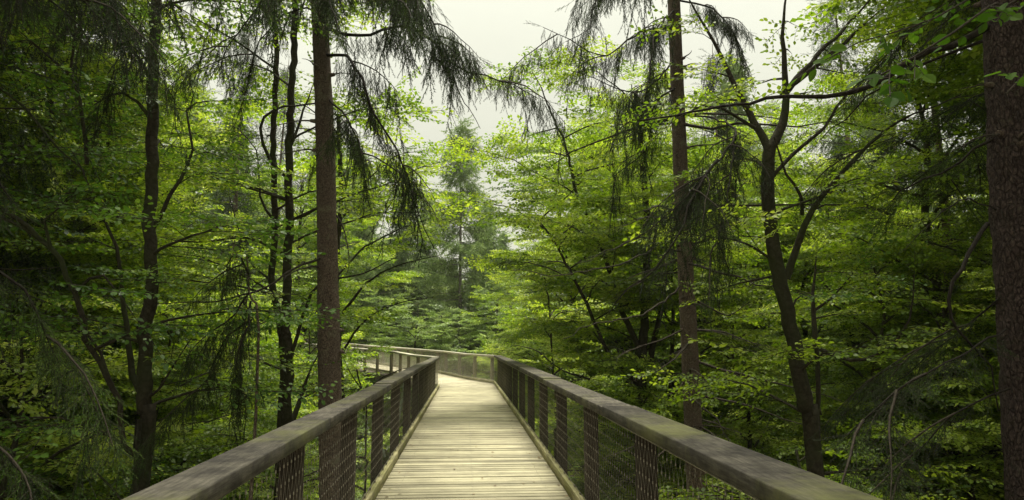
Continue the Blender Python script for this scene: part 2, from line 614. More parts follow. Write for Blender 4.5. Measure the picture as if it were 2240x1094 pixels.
def railing(P, s, seg, label, rail_m, post_m, curb_m, mesh_detail, post_s0, y_near, rw=.225):
    """s=+1: outward is to the right of travel (the right rail); -1 the left one. seg: segment indices"""
    i0 = seg[0]
    root = link("railing", None, loc=(P[i0][0], P[i0][1], zd(P[i0][1])))
    tag(root, label, "railing")
    base = Vector(root.location)

    def add(name, buf, mats, bv=0, smooth=False):
        V = [v - np.array(base, np.float32) for v in buf.V]
        buf.V = V
        o = link(name, buf.mesh(name, mats, smooth), root)
        if bv: bevel(o, bv)
        return o
    o_ = lambda d: offs(P, -s * d)
    ZR = 1.01
    if s < 0 and mesh_detail:
        brace(root, np.array([-1.16, 4.62, 1.0]), np.array([-1.16, 5.9, -.4]))
    for nm, d0, d1, z0, z1, m_, blen, bv in (("handrail", .012, rw, ZR, ZR + .076, rail_m, 4.12, .007), ("toe_board", 0.0, .062, .004, .115, curb_m, 2.06, .005)):
        A, B = o_(d0), o_(d1)
        b = Buf()
        for i in seg:
            L = np.linalg.norm(P[i + 1] - P[i])
            n = max(1, round(L / blen))
            zj = [rs.uniform(-.006, .006) for _ in range(n + 1)]
            for k in range(n):
                z_a = (zj[k], zj[k] + rs.uniform(-.006, .006)) if nm == "handrail" else (rs.uniform(-.003, .003),) * 2
                beam_along(b, A, B, z0, z1, i, k / n, (k + 1) / n, rs.random(), .004, z_a)
        add(nm, b, [m_], bv)
    # posts
    A, B = o_(.075), o_(.195)
    for i in seg:
        a0, a1 = A[i], A[i + 1]
        b0, b1 = B[i], B[i + 1]
        L = np.linalg.norm(a1 - a0)
        d = (a1 - a0) / L
        sp = 2.06
        ss = post_s0 if i == seg[0] else .45
        last = L
        k = 0
        while ss < last - .25:
            p = a0 + d * ss
            nn = np.array([d[1], -d[0]]) * s
            z = zd(p[1])
            wv = d * .07
            q = [p - wv, p - wv + nn * .12, p + wv + nn * .12, p + wv]
            zb, zt = -.42, ZR - .004
            c = [(*v, z + zb) for v in q] + [(*v, z + zt) for v in q]
            if np.cross(q[1] - q[0], q[2] - q[0]) < 0:
                c = [c[j] for j in (1, 0, 3, 2, 5, 4, 7, 6)]
            b = Buf()
            box8(b, c, 0, rs.random())
            o = add("post", b, [post_m], .006)
            ss += sp
            k += 1
    # wire mesh: straight ropes crossing in diamonds
    M = o_(.055)
    b = Buf()
    pw, ph = (.08, .19) if mesh_detail else (.075, .11)
    r = .00065 if mesh_detail else .0028
    H0, H1 = .10, ZR + .01
    hh = H1 - H0
    run = hh * (pw / ph)
    for i in seg:
        p0, p1 = M[i], M[i + 1]
        L = np.linalg.norm(p1 - p0)
        d = (p1 - p0) / L
        nn = np.array([d[1], -d[0]])
        t0s = np.arange(-run, L, pw)
        Vs, Fs = [], []
        nv = 0
        for sg in (1, -1):
            for t in t0s:
                ta, tb = (t, t + run) if sg > 0 else (t + run, t)
                za, zb = H0, H1
                # clip to 0..L
                lo, hi = 0.0, 1.0
                f = lambda u: ta + (tb - ta) * u
                for lim in (0, L):
                    u = (lim - ta) / (tb - ta)
                    if 0 < u < 1:
                        if (f(u + .01) > L or f(u + .01) < 0): hi = min(hi, u)
                        else: lo = max(lo, u)
                if hi - lo < .02: continue
                ns = 1
                ps = []
                for u in (lo, hi):
                    q = p0 + d * f(u)
                    ps.append(np.array([q[0], q[1], za + (zb - za) * u + zd(q[1])]))
                ax = norm(ps[1] - ps[0])
                n3 = np.array([nn[0], nn[1], 0.0])
                m3 = np.cross(ax, n3)
                off = sg * .0017
                for q in ps:
                    for an in (0, 2.094, 4.189):
                        Vs.append(q + n3 * (off + r * math.cos(an)) + m3 * r * math.sin(an))
                Fs += [[nv, nv + 1, nv + 4, nv + 3], [nv + 1, nv + 2, nv + 5, nv + 4], [nv + 2, nv, nv + 3, nv + 5]]
                nv += 6
        b.add(Vs, Fs)
        if mesh_detail and i == seg[0]:
            # crimped ferrules where the ropes cross
            Vs, Fs, nv = [], [], 0
            rows = int(hh / ph * 2)
            for rr in range(1, rows):
                z = H0 + rr * ph / 2
                for t in np.arange(y_near[0], y_near[1], pw):
                    tt = t0s[0] + round((t - t0s[0]) / pw) * pw + ((rr * pw / 2 + (run % (pw / 1))) if True else 0)
                    # + rope started at t0: position t0+rr*pw/2 ; - rope: t0+run-rr*pw/2
                    pass
                for k in range(len(t0s)):
                    tt = t0s[k] + rr * pw / 2
                    # nearest '-' rope crossing at this height
                    z2 = z
                    if not (y_near[0] < tt < y_near[1]): continue
                    # '-' ropes pass at t0s[j]+run-(z-H0)*pw/ph ; solve crossing height exactly
                    fr = ((t0s[0] + run - t0s[0]) % pw) / 2
                    tt2 = tt + fr
                    z2 = z + fr * ph / pw
                    q = p0 + d * tt2
                    c = np.array([q[0], q[1], z2 + zd(q[1])])
                    n3 = np.array([nn[0], nn[1], 0.0]) * .0028
                    d3 = np.array([d[0], d[1], 0]) * .0026
                    u3 = np.array([0, 0, .008])
                    Vs += [c - n3 - d3 - u3, c + n3 - d3 - u3, c + n3 + d3 - u3, c - n3 + d3 - u3, c - n3 - d3 + u3, c + n3 - d3 + u3, c + n3 + d3 + u3, c - n3 + d3 + u3]
                    Fs += [[nv + a for a in f] for f in ([3, 2, 1, 0], [4, 5, 6, 7], [0, 1, 5, 4], [1, 2, 6, 5], [2, 3, 7, 6], [3, 0, 4, 7])]
                    nv += 8
            b.add(Vs, Fs)
        # edge ropes along the top and bottom of the net
        for z in (H0 + .022, H1 - .012 - .02):
            tube(b, [(*p0, z + zd(p0[1])), (*p1, z + zd(p1[1]))], .0035, 5)
    add("wire_mesh", b, [WIRE if mesh_detail else WIRE2])
    # eye bolts fixing the net on the toe board
    if mesh_detail:
        bb = Buf()
        tube(bb, [(0, 0, -.002), (0, 0, .022)], [.007, .007], 7)
        tube(bb, [(0, 0, .012), (0, 0, .018)], [.013, .013], 6)
        me = bb.mesh("eye_bolt", [WIRE])
        q0 = o_(.04)[i0]
        for k in range(40):
            y = 4.0 + k * .36
            o = link("eye_bolt", me, root, Vector((q0[0], y, .117)) - base)


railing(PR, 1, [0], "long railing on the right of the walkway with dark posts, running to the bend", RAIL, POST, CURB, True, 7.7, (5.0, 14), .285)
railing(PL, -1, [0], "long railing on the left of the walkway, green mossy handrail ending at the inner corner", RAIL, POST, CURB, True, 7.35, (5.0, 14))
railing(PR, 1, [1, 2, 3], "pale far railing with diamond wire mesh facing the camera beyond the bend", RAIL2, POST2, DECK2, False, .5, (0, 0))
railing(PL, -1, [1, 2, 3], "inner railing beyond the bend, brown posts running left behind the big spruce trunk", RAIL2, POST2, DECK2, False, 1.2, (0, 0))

# steel legs of the walkway
def leg(p, q, r=.07):
    b = Buf()
    tube(b, [p, q], [r, r], 12)
    me = b.mesh("support_pole", [STEEL], True)
    link("support_pole", me, walk)


for cx, cy, dx, dy in ((.09, 9, 1, 0), (.09, 20, 1, 0), (-2.2, 33.0, .9, .4), (-7.4, 44.5, .85, .5), (-13, 54.0, .85, .5)):
    z = zd(cy) - .43
    for sg in (-1, 1):
        fx, fy = cx + sg * dx * 2.3, cy + sg * dy * 2.3
        leg((cx + sg * dx * .7, cy + sg * dy * .7, z), (fx, fy, gz(fx, fy) - .3))
        b = Buf()
    tube(b, [(cx - dx * 1.2, cy - dy * 1.2, z - .08), (cx + dx * 1.2, cy + dy * 1.2, z - .08)], .07, 8)
    link("cross_beam", b.mesh("cross_beam", [STEEL]), walk)
for a in ((at(884, 838, 30), at(888, 1100, 30)), (at(812, 868, 33), at(842, 1000, 33)), (at(697, 790, 47), at(702, 960, 47)), (at(763, 800, 46), at(742, 900, 46))):
    leg(a[0], (a[1][0], a[1][1], a[1][2]), .055)

# ------------------------------------------------------------------ foliage templates
def leaf_geo(p, f, sd, l, w, hexa):
    up = np.cross(f, sd)
    if hexa == 7:
        prof = ((.12, .27), (.3, .46), (.52, .5), (.72, .40), (.88, .2))
        tip = p + f * l - up * l * .1
        a = [p] + [p + f * l * u + sd * w * v * 1.1 + up * (w * v * .25 - l * .1 * u * u) for u, v in prof] + [tip]
        b = [p] + [p + f * l * u - sd * w * v * 1.1 + up * (w * v * .25 - l * .1 * u * u) for u, v in prof] + [tip]
        return a + b[::-1]
    if hexa:
        return [p, p + f * l * .25 + sd * w * .42 + up * l * .04, p + f * l * .6 + sd * w * .46 + up * l * .03, p + f * l - up * l * .08,
                p + f * l * .6 - sd * w * .46 + up * l * .03, p + f * l * .25 - sd * w * .42 + up * l * .04]
    return [p, p + f * l * .5 + sd * w * .52 + up * l * .06, p + f * l - up * l * .05, p + f * l * .5 - sd * w * .52 + up * l * .06]


def beech_spray(seed, L=.75, leaf=.072, hexa=False, dens=1.0, tilt=.35):
    r = np.random.default_rng(seed)
    V, nF = [], 0
    twV = Buf()

    def twig(p, a, length, sgn0):
        n = max(3, int(length / (.052 / dens)))
        q = p.copy()
        pts = [q.copy()]
        sg = sgn0
        for i in range(n):
            a_ = a + r.normal(0, .12)
            q = q + np.array([math.cos(a_), math.sin(a_), r.normal(-.04, .06)]) * (length / n)
            pts.append(q.copy())
            b = a_ + sg * r.uniform(.5, 1.0)
            if i == n - 1: b = a_
            sz = leaf * r.uniform(.6, 1.15)
            el = r.normal(-.12, tilt)
            f = np.array([math.cos(b) * math.cos(el), math.sin(b) * math.cos(el), math.sin(el)])
            sd = np.array([-math.sin(b), math.cos(b), 0.0])
            ro = r.normal(0, tilt)
            sd = norm(sd * math.cos(ro) + np.cross(f, sd) * math.sin(ro))
            V.extend(leaf_geo(q + r.normal(0, .006, 3), f, sd, sz, sz * .66, hexa))
            sg = -sg
        return np.array(pts)
    m = twig(np.zeros(3), 0, L, 1)
    tube(twV, m[::3] if len(m) > 6 else m, .0035, 3, cap=False)
    k = len(m)
    for j in range(2, k - 2, 3):
        for sg in (1, -1):
            if r.random() < .9:
                ln = L * (.5 - .32 * j / k) * r.uniform(.7, 1.2)
                s = twig(m[j], sg * r.uniform(.6, .95), ln, sg)
                tube(twV, s[::3] if len(s) > 5 else s[[0, -1]], .0022, 3, cap=False)
    V = np.array(V)
    kk = 7 if hexa == 7 else 6 if hexa else 4
    Fq = np.arange(len(V)).reshape(-1, kk)
    return V, Fq, np.concatenate(twV.V), (np.concatenate(twV.L).reshape(-1, 4))


def needle_spray(seed, L=.5, nn=60, nl=.03, nw=.0045, side=3, fan=.5):
    r = np.random.default_rng(seed)
    V = []
    tw = Buf()

    def strand(p, dirv, length, n):
        pts = [p]
        q = p.copy()
        d = dirv.copy()
        for i in range(5):
            d = norm(d + r.normal(0, .09, 3))
            q = q + d * length / 5
            pts.append(q)
        pts = np.array(pts)
        tube(tw, pts[[0, 2, 5]], .002, 3, cap=False)
        for i in range(n):
            u = (i + r.random()) / n * 5
            k = min(4, int(u))
            b = pts[k] + (pts[k + 1] - pts[k]) * (u - k)
            t = norm(pts[k + 1] - pts[k])
            s = norm(np.cross(t, r.normal(0, 1, 3)))
            a = r.uniform(.5, 1.05)
            f = t * math.cos(a) + s * math.sin(a)
            wv = norm(np.cross(f, r.normal(0, 1, 3))) * nw * .5
            l = nl * r.uniform(.7, 1.1)
            V.extend([b - wv, b + wv, b + f * l])
        return pts
    tot = L * (1 + side * 2 * .4)
    m = strand(np.zeros(3), np.array([1.0, 0, 0]), L, int(nn * L / tot))
    for j in range(side):
        for sg in (1, -1):
            b = m[0] + (m[-1] - m[0]) * (j + .6) / (side + .3)
            a = sg * r.uniform(fan * .7, fan * 1.3)
            strand(b, norm([math.cos(a), math.sin(a), r.normal(0, .15)]), L * .4 * (1.2 - .5 * j / side), int(nn * .4 * L / tot))
    V = np.array(V)
    return V, np.arange(len(V)).reshape(-1, 3), np.concatenate(tw.V), np.concatenate(tw.L).reshape(-1, 4)


def place(buf, temps, items, rng, mat_leaf=0, mat_twig=1, twigs=True, r0=0.0, r1=1.0):
    """items: list of (origin, forward, normal, scale)"""
    if not items: return
    O = np.array([i[0] for i in items], float)
    Fw = np.array([i[1] for i in items], float)
    Up = np.array([i[2] for i in items], float)
    S = np.array([i[3] for i in items], float)
    Fw /= np.linalg.norm(Fw, axis=1)[:, None] + 1e-9
    Sd = np.cross(Up, Fw)
    Sd /= np.linalg.norm(Sd, axis=1)[:, None] + 1e-9
    Up = np.cross(Fw, Sd)
    Rm = np.stack([Fw, Sd, Up], -1) * S[:, None, None]
    which = rng.integers(0, len(temps), len(items))
    for k, (V, Fq, TV, TF) in enumerate(temps):
        sel = np.where(which == k)[0]
        if not len(sel): continue
        n = len(sel)
        W = np.einsum('nij,vj->nvi', Rm[sel], V) + O[sel][:, None, :]
        ff = Fq[None] + (np.arange(n) * len(V))[:, None, None]
        base = rng.uniform(r0, r1, n)
        rn = np.clip(base[:, None] * .6 + rng.uniform(0, .4, (n, len(Fq))), 0, 1)
        buf.add(W.reshape(-1, 3), ff.reshape(-1, Fq.shape[1]), mat_leaf, rn.ravel())
        if twigs:
            W = np.einsum('nij,vj->nvi', Rm[sel], TV) + O[sel][:, None, :]
            ff = TF[None] + (np.arange(n) * len(TV))[:, None, None]
            buf.add(W.reshape(-1, 3), ff.reshape(-1, 4), mat_twig)


BS_NEAR = [beech_spray(i, .7, .072, True) for i in range(4)]
BS_MID = [beech_spray(10 + i, .85, .10, dens=1.0) for i in range(4)]
BS_FAR = [beech_spray(20 + i, 1.25, .19, dens=.6) for i in range(3)]
NS_NEAR = [needle_spray(30 + i, .5, 190, .026, .0062, 3) for i in range(4)]
NS_MID = [needle_spray(40 + i, .6, 70, .055, .016, 3) for i in range(4)]
NS_FAR = [needle_spray(50 + i, 1.0, 44, .17, .065, 2) for i in range(3)]
NS_HANG = [needle_spray(60 + i, .6, 220, .026, .0068, 3, .10) for i in range(4)]

Z = np.array([0, 0, 1.0])


def wander(p, az, el, L, n, rng, el_end=0.05, jit=.12):
    pts = [np.array(p, float)]
    for i in range(n):
        u = (i + 1) / n
        e = el + (el_end - el) * u + rng.normal(0, jit * .6)
        az += rng.normal(0, jit)
        pts.append(pts[-1] + np.array([math.cos(az) * math.cos(e), math.sin(az) * math.cos(e), math.sin(e)]) * L / n)
    return np.array(pts)


def ok_clear(p):
    """keeps foliage out of the walking space above the deck and off the camera"""
    x, y, z = p
    if y < 27.5:
        if -1.9 < x < 2.15 and -1.0 < z < 3.6: return False
        if z > -.6 and z < 3.0 and abs(x) < 2.0 and y < 4: return False
    else:
        xr = np.interp(y, PR[:, 1], PR[:, 0])
        xl = np.interp(y, PL[:, 1], PL[:, 0])
        if xl - 1.1 < x < xr + 1.2 and -.8 < z < 2.6: return False
    return True


def clothe(limb, r0, wood, items, rng, sec_step=.42, sec_len=1.4, start=.2, spray_step=.24, sc=1.0, base=None, tips=True, droop=0.0):
    """secondary branches and leaf sprays along a limb (array of points)"""
    D = np.linalg.norm(np.diff(limb, axis=0), axis=1)
    S = np.concatenate([[0], np.cumsum(D)])
    L = S[-1]
    s = L * start
    sg = 1 if rng.random() < .5 else -1

    def put(o, f, sc_):
        if base is not None and not ok_clear(o + base): return
        up = norm(Z + rng.normal(0, .34, 3))
        items.append((o, f + np.array([0, 0, -droop + rng.normal(0, .08)]), up, sc_ * rng.uniform(.75, 1.2)))
    while s < L:
        k = min(len(limb) - 2, int(np.searchsorted(S, s)) - 1 if s > 0 else 0)
        k = max(0, k)
        u = (s - S[k]) / (D[k] + 1e-9)
        p = limb[k] + (limb[k + 1] - limb[k]) * u
        t = norm(limb[k + 1] - limb[k])
        az = math.atan2(t[1], t[0]) + sg * rng.uniform(.6, 1.15)
        fr = s / L
        ln = sec_len * (1.05 - .65 * fr) * rng.uniform(.6, 1.25)
        el = .4 * t[2] + rng.uniform(-.2, .45)
        n = max(2, int(ln / .3))
        sec = wander(p, az, el, ln, n, rng, -.05 - droop, .14)
        if base is None or (ok_clear(sec[-1] + base) and ok_clear(sec[len(sec) // 2] + base)):
            rr = max(.006, r0 * (1 - fr) * .45)
            tube(wood, sec, np.linspace(rr, .004, len(sec)), 4, cap=False)
            m = int(ln / spray_step) + 1
            for j in range(1, m + 1):
                q = j / m * (len(sec) - 1)
                kk = min(len(sec) - 2, int(q))
                o = sec[kk] + (sec[kk + 1] - sec[kk]) * (q - kk)
                tt = norm(sec[kk + 1] - sec[kk])
                aa = math.atan2(tt[1], tt[0]) + (0 if j == m else (1 if j % 2 else -1) * rng.uniform(.5, 1.0))
                put(o, np.array([math.cos(aa), math.sin(aa), tt[2] * .6]), sc)
        sg = -sg
        s += sec_step * rng.uniform(.7, 1.3)
    if tips:
        put(limb[-1], norm(limb[-1] - limb[-2]), sc)


def beech_parts(seed, H=14, R=4.0, n=22, z0=.25, near=False, far=False, lean=.6, dens=1.0, flat=.1, dark=False):
    rng = np.random.default_rng(seed)
    trunk, limbs, crown = Buf(), Buf(), Buf()
    items = []
    m = 10
    la = rng.uniform(0, 6.28)
    P = np.array([[math.cos(la) * lean * (i / m) ** 1.5 + (rng.normal(0, .12) if i else 0), math.sin(la) * lean * (i / m) ** 1.5 + (rng.normal(0, .12) if i else 0), H * .92 * i / m] for i in range(m + 1)])
    P = smooth_path(P, .6)
    rb = .012 * H + .01
    tube(trunk, P, np.linspace(rb, .02, len(P)), 9)
    az = rng.uniform(0, 6.28)
    for i in range(n):
        h = z0 + (1 - z0) * (i + .5) / n
        q = h * (len(P) - 1)
        k = min(len(P) - 2, int(q))
        p = P[k] + (P[k + 1] - P[k]) * (q - k)
        az += 2.4 + rng.normal(0, .3)
        prof = math.sin(math.pi * min(1, (h - z0) / (1 - z0) * .82 + .16)) ** .7
        L = R * prof * rng.uniform(.75, 1.2)
        if L < .5: L = .5
        el = rng.uniform(.35, .75) + .35 * h
        limb = wander(p, az, el, L, max(4, int(L / .45)), rng, flat, .1)
        r0 = .014 + .009 * L
        tube(limbs, limb, np.linspace(r0, .006, len(limb)), 5, cap=False)
        if far:
            clothe(limb, r0, limbs, items, rng, .55 / dens, L * .42, .15, .42, 1.0)
        else:
            clothe(limb, r0, limbs, items, rng, .33 / dens, L * .42, .15, .24, 1.0)
    if far:
        place(crown, BS_FAR, items, rng, 0, 1, False)
    else:
        place(crown, BS_NEAR if near else BS_MID, items, rng)
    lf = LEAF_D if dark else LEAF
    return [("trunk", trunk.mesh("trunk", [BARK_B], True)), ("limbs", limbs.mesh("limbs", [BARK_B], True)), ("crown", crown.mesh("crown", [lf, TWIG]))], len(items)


def spruce_limb(limb, items, rng, step=.12, hang=.7, sc=1.0, base=None, start=.15, hitems=None):
    D = np.linalg.norm(np.diff(limb, axis=0), axis=1)
    S = np.concatenate([[0], np.cumsum(D)])
    L = S[-1]
    s = L * start
    while s < L:
        k = max(0, min(len(limb) - 2, int(np.searchsorted(S, s)) - 1))
        p = limb[k] + (limb[k + 1] - limb[k]) * ((s - S[k]) / (D[k] + 1e-9))
        t = norm(limb[k + 1] - limb[k])
        sd = norm(np.cross(Z, t))
        for sg in (1, -1):
            if base is not None and not ok_clear(p + base): continue
            h = hang * rng.uniform(.4, 1.4)
            f = t * max(.12, .5 - .35 * hang) + sg * sd * rng.uniform(.1, .9) * max(.15, 1.15 - hang) - Z * h * 1.1
            fr = s / L
            q = sc * rng.uniform(.6, 1.25) * (1.1 - .5 * abs(fr - .45))
            items.append((p, f, norm(t + rng.normal(0, .3, 3)) if h > .5 else Z + rng.normal(0, .2, 3), q))
            if hitems is not None and rng.random() < .42:
                hitems.append((p + sg * sd * rng.uniform(0, .10), np.array([rng.normal(0, .05), rng.normal(0, .05), -1.0]), norm(rng.normal(0, 1, 3)), sc * rng.uniform(.4, 1.0) * (1.9 if math.sin(s * 9 + sg) > .5 else 1.0)))
        s += step * rng.uniform(.7, 1.3)
    items.append((limb[-1], norm(limb[-1] - limb[-2]), Z, sc * .8))


def spruce_parts(seed, H=27, R=3.4, z0=.15, lod=1, hang=.7, mat_n=None, dead=True, br=3.6, bark=None, rb=None):
    rng = np.random.default_rng(seed)
    trunk, limbs, crown = Buf(), Buf(), Buf()
    items = []
    nseg = 14
    P = np.array([[.1 * math.sin(i * .7 + seed), .1 * math.cos(i * .5 + seed), H * i / nseg] for i in range(nseg + 1)])
    rb = rb or .009 * H
    tube(trunk, P, np.linspace(rb, .012, nseg + 1), 9)
    step = {0: .5, 1: .42, 2: .5}[lod]
    z = H * z0
    while z < H - .3:
        fr = (z - H * z0) / (H * (1 - z0))
        L0 = R * (1 - fr) ** .75 + .15
        k = z / H * nseg
        i = min(nseg - 1, int(k))
        p = P[i] + (P[i + 1] - P[i]) * (k - i)
        for a in range(int(br) + (rng.random() < br % 1)):
            az = rng.uniform(0, 6.28)
            L = L0 * rng.uniform(.7, 1.15)
            el = -.15 - .25 * (1 - fr) + .55 * fr
            n = max(3, int(L / .5))
            limb = wander(p, az, el, L, n, rng, .15 + .2 * fr - .25 * hang * (1 - fr), .05)
            tube(limbs, limb, np.linspace(.008 + .006 * L, .005, len(limb)), 4, cap=False)
            if lod == 2: spruce_limb(limb, items, rng, .22, hang, 1.0, None, .08)
            elif lod == 1: spruce_limb(limb, items, rng, .17, hang, 1.0)
            else: spruce_limb(limb, items, rng, .12, hang, 1.0)
        z += step * rng.uniform(.7, 1.3) * (1 if fr < .8 else .7)
    if dead:
        z = 1.0
        while z < H * z0:
            az = rng.uniform(0, 6.28)
            q = np.array([math.cos(az), math.sin(az), 0])
            p = np.array([0, 0, z])
            L = rng.uniform(.3, 1.8)
            tube(limbs, [p, p + q * L * .5 - Z * .05 * L, p + q * L - Z * .25 * L], [.014, .009, .004], 4, cap=False)
            z += rng.uniform(.2, .6)
    place(crown, {0: NS_NEAR, 1: NS_MID, 2: NS_FAR}[lod], items, rng, 0, 1, lod < 2)
    bk = bark or BARK_S
    return [("trunk", trunk.mesh("trunk", [bk], True)), ("limbs", limbs.mesh("limbs", [TWIG if not bark else bark], True)), ("crown", crown.mesh("crown", [mat_n or NEEDLE, TWIG]))], len(items)


def plant(name, parts, x, y, rz, sc, label, cat, group, dz=0.0, sz=1.0):
    reach = {"young_beech": 3.3, "beech_tree": 4.5, "young_spruce": 2.2}.get(name, 0) * sc + 1.2
    if y < 28:      # crowns keep clear of the deck
        x = max(x, .1 + reach) if x > 0 else min(x, .1 - reach)
    root = link(name, None, loc=(x, y, gz(x, y) - .15 + dz))
    root.rotation_euler.z = rz
    root.scale = (sc, sc, sc * sz)
    tag(root, label, cat, group)
    for nme, me in parts:
        link(nme, me, root)
    return root


# ------------------------------------------------------------------ prototypes
PB = [beech_parts(100, 15, 3.6, 26, .22)[0], beech_parts(101, 14, 3.8, 26, .2, flat=.0)[0], beech_parts(102, 16, 3.4, 28, .3, lean=1.2)[0],
      beech_parts(103, 13, 3.9, 24, .15, flat=.2)[0]]
PBT = [beech_parts(104, 22, 4.0, 38, .28)[0], beech_parts(105, 21, 4.2, 36, .32, flat=.2, lean=1.4)[0]]
PY = [beech_parts(110, 7.5, 2.4, 18, .15)[0], beech_parts(111, 6.5, 2.3, 16, .1)[0]]
PBF = [beech_parts(120, 19, 4.6, 34, .12, far=True)[0], beech_parts(121, 18, 5.0, 34, .1, far=True)[0]]
PC_ = [beech_parts(106, 29, 6.5, 34, .60, far=True, dens=1.5)[0], beech_parts(107, 31, 6.5, 34, .62, far=True, dens=1.5)[0]]
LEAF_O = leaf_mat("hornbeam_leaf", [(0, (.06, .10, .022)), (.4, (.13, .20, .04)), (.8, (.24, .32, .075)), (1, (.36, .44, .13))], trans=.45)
PBO = []
for parts in PBF:
    q = []
    for nme, me in parts:
        if nme == "crown":
            me = me.copy()
            me.materials[0] = LEAF_O
        q.append((nme, me))
    PBO.append(q)
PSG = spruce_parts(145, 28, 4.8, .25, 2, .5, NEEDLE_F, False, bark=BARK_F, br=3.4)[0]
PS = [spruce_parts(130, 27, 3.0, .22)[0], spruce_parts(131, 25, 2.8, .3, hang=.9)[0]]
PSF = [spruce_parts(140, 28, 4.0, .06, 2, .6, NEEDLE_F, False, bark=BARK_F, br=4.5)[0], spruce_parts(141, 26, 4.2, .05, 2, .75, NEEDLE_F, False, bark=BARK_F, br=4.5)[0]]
PYS = [spruce_parts(150, 9, 1.9, .05, 1, .35, dead=False)[0]]

rp = random.Random(11)


def X_of(px, Y):
    return at(px, 748, Y)[0]


# beeches of the middle distance: (px, distance, prototype, scale)
left_b = [(60, 13, 1, .95), (150, 17, 2, 1.05), (260, 21, 0, 1.0), (380, 15.5, 3, .95), (470, 24, 1, 1.0), (560, 18, 0, .92), (-60, 20, 0, 1.1), (-160, 15, 3, 1.0),
          (650, 27, 3, .95), (20, 27, 2, 1.1), (330, 30, 1, 1.1), (200, 36, 3, 1.1), (520, 36, 2, 1.0), (-40, 9.5, 3, .9)]
right_b = [(1400, 17, 0, .98), (1520, 24, 1, 1.05), (1640, 17.5, 3, .95), (1760, 24, 2, 1.05), (1880, 16, 1, .98), (1990, 22, 0, 1.05), (2100, 15, 3, 1.0), (2230, 20, 2, 1.1),
           (1430, 31, 2, 1.05), (1600, 34, 0, 1.1), (1820, 33, 1, 1.1), (2060, 30, 3, 1.1), (2330, 15, 0, 1.0), (2250, 29, 1, 1.1)]
mid_b = [(1270, 34, 2, 1.2), (1180, 42, 0, 1.05), (1390, 26, 1, .95), (1100, 49, 3, 1.1), (1400, 20, 3, .9), (1360, 35, 4, .7), (1330, 26, 4, 1.06), (1290, 29, 5, 1.0), (1400, 31, 4, 1.08), (1190, 37, 4, .86)]
left_b += [(90, 15, 4, .95), (300, 19, 5, .9), (-90, 13, 5, .95), (210, 27, 4, 1.1), (650, 32, 5, 1.0)]
right_b += [(1900, 21, 5, .9), (2080, 17, 4, 1.0)  , (2280, 15, 5, 1.0), (1640, 25, 5, 1.02)]
PB += PBT
for px, Y, k, s in left_b:
    plant("beech_tree", PB[k], X_of(px, Y), Y, rp.uniform(0, 6.28), s, "leafy green beech with thin dark limbs among the trees left of the walkway", "tree", "beech trees left of the walkway")
for px, Y, k, s in right_b:
    plant("beech_tree", PB[k], X_of(px, Y), Y, rp.uniform(0, 6.28), s, "leafy green beech with thin dark limbs among the trees right of the walkway", "tree", "beech trees right of the walkway")
for px, Y, k, s in mid_b:
    plant("beech_tree", PB[k], X_of(px, Y), Y, rp.uniform(0, 6.28), s, "bright yellow-green beech rising behind the right end of the bend", "tree", "bright beeches behind the bend")
# young beeches low down
yb = [(-50, 9), (90, 12), (220, 10), (420, 12), (500, 15), (600, 14), (700, 20), (760, 23), (640, 33), (1420, 16), (1430, 12.5), (1480, 19), (1560, 13), (1680, 14), (1800, 12),
      (1900, 18), (2010, 13), (2110, 11), (2200, 16), (1380, 24), (1740, 19), (330, 18), (30, 18), (1620, 22), (560, 22), (450, 30), (1500, 28)]
for px, Y in yb:
    plant("young_beech", PY[rp.randrange(2)], X_of(px, Y), Y, rp.uniform(0, 6.28), rp.uniform(.95, 1.3),
          "low young beech with fresh leaves growing below the deck on the %s" % ("left" if px < 1019 else "right"), "tree", "young beeches below the deck on the %s" % ("left" if px < 1019 else "right"))
ys = [(80, 14), (250, 26), (520, 27), (700, 38), (1540, 33), (1850, 22), (2020, 26), (1700, 40), (2180, 22), (370, 40), (1450, 38)]
for px, Y in ys:
    plant("young_spruce", PYS[0], X_of(px, Y), Y, rp.uniform(0, 6.28), rp.uniform(.8, 1.2), "small dark young spruce growing in the undergrowth below the deck", "tree", "young spruces in the undergrowth")
# spruces of the middle distance
for px, Y, k, s in [(117, 17, 1, .95), (505, 34, 0, 1.0), (-170, 11, 0, 1.0), (30, 30, 0, 1.0), (1880, 28, 0, 1.05), (2080, 19, 1, 1.05), (1990, 38, 1, 1.1), (380, 44, 1, 1.1), (600, 46, 0, 1.1), (-120, 24, 1, 1.1), (2300, 26, 0, 1.1), (1720, 44, 0, 1.0), (1590, 30, 1, 1.0)]:
    plant("spruce_tree", PS[k], X_of(px, Y), Y, rp.uniform(0, 6.28), s, "tall dark spruce with hanging needles standing back in the forest", "tree", "dark spruces standing back in the forest")
# far wood
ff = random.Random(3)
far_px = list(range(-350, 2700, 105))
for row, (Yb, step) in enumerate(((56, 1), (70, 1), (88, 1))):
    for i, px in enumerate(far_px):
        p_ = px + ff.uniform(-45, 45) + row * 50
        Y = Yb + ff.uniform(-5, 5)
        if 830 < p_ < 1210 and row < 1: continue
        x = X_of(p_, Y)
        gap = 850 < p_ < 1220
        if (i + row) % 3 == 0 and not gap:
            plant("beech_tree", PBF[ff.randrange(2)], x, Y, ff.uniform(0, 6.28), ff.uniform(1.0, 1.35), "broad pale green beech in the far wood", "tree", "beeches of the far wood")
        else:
            plant("spruce_tree", PSF[ff.randrange(2)], x, Y, ff.uniform(0, 6.28), ff.uniform(.62, .75) if gap else ff.uniform(.85, 1.2), "pale grey-green spruce in the far wood", "tree", "spruces of the far wood")
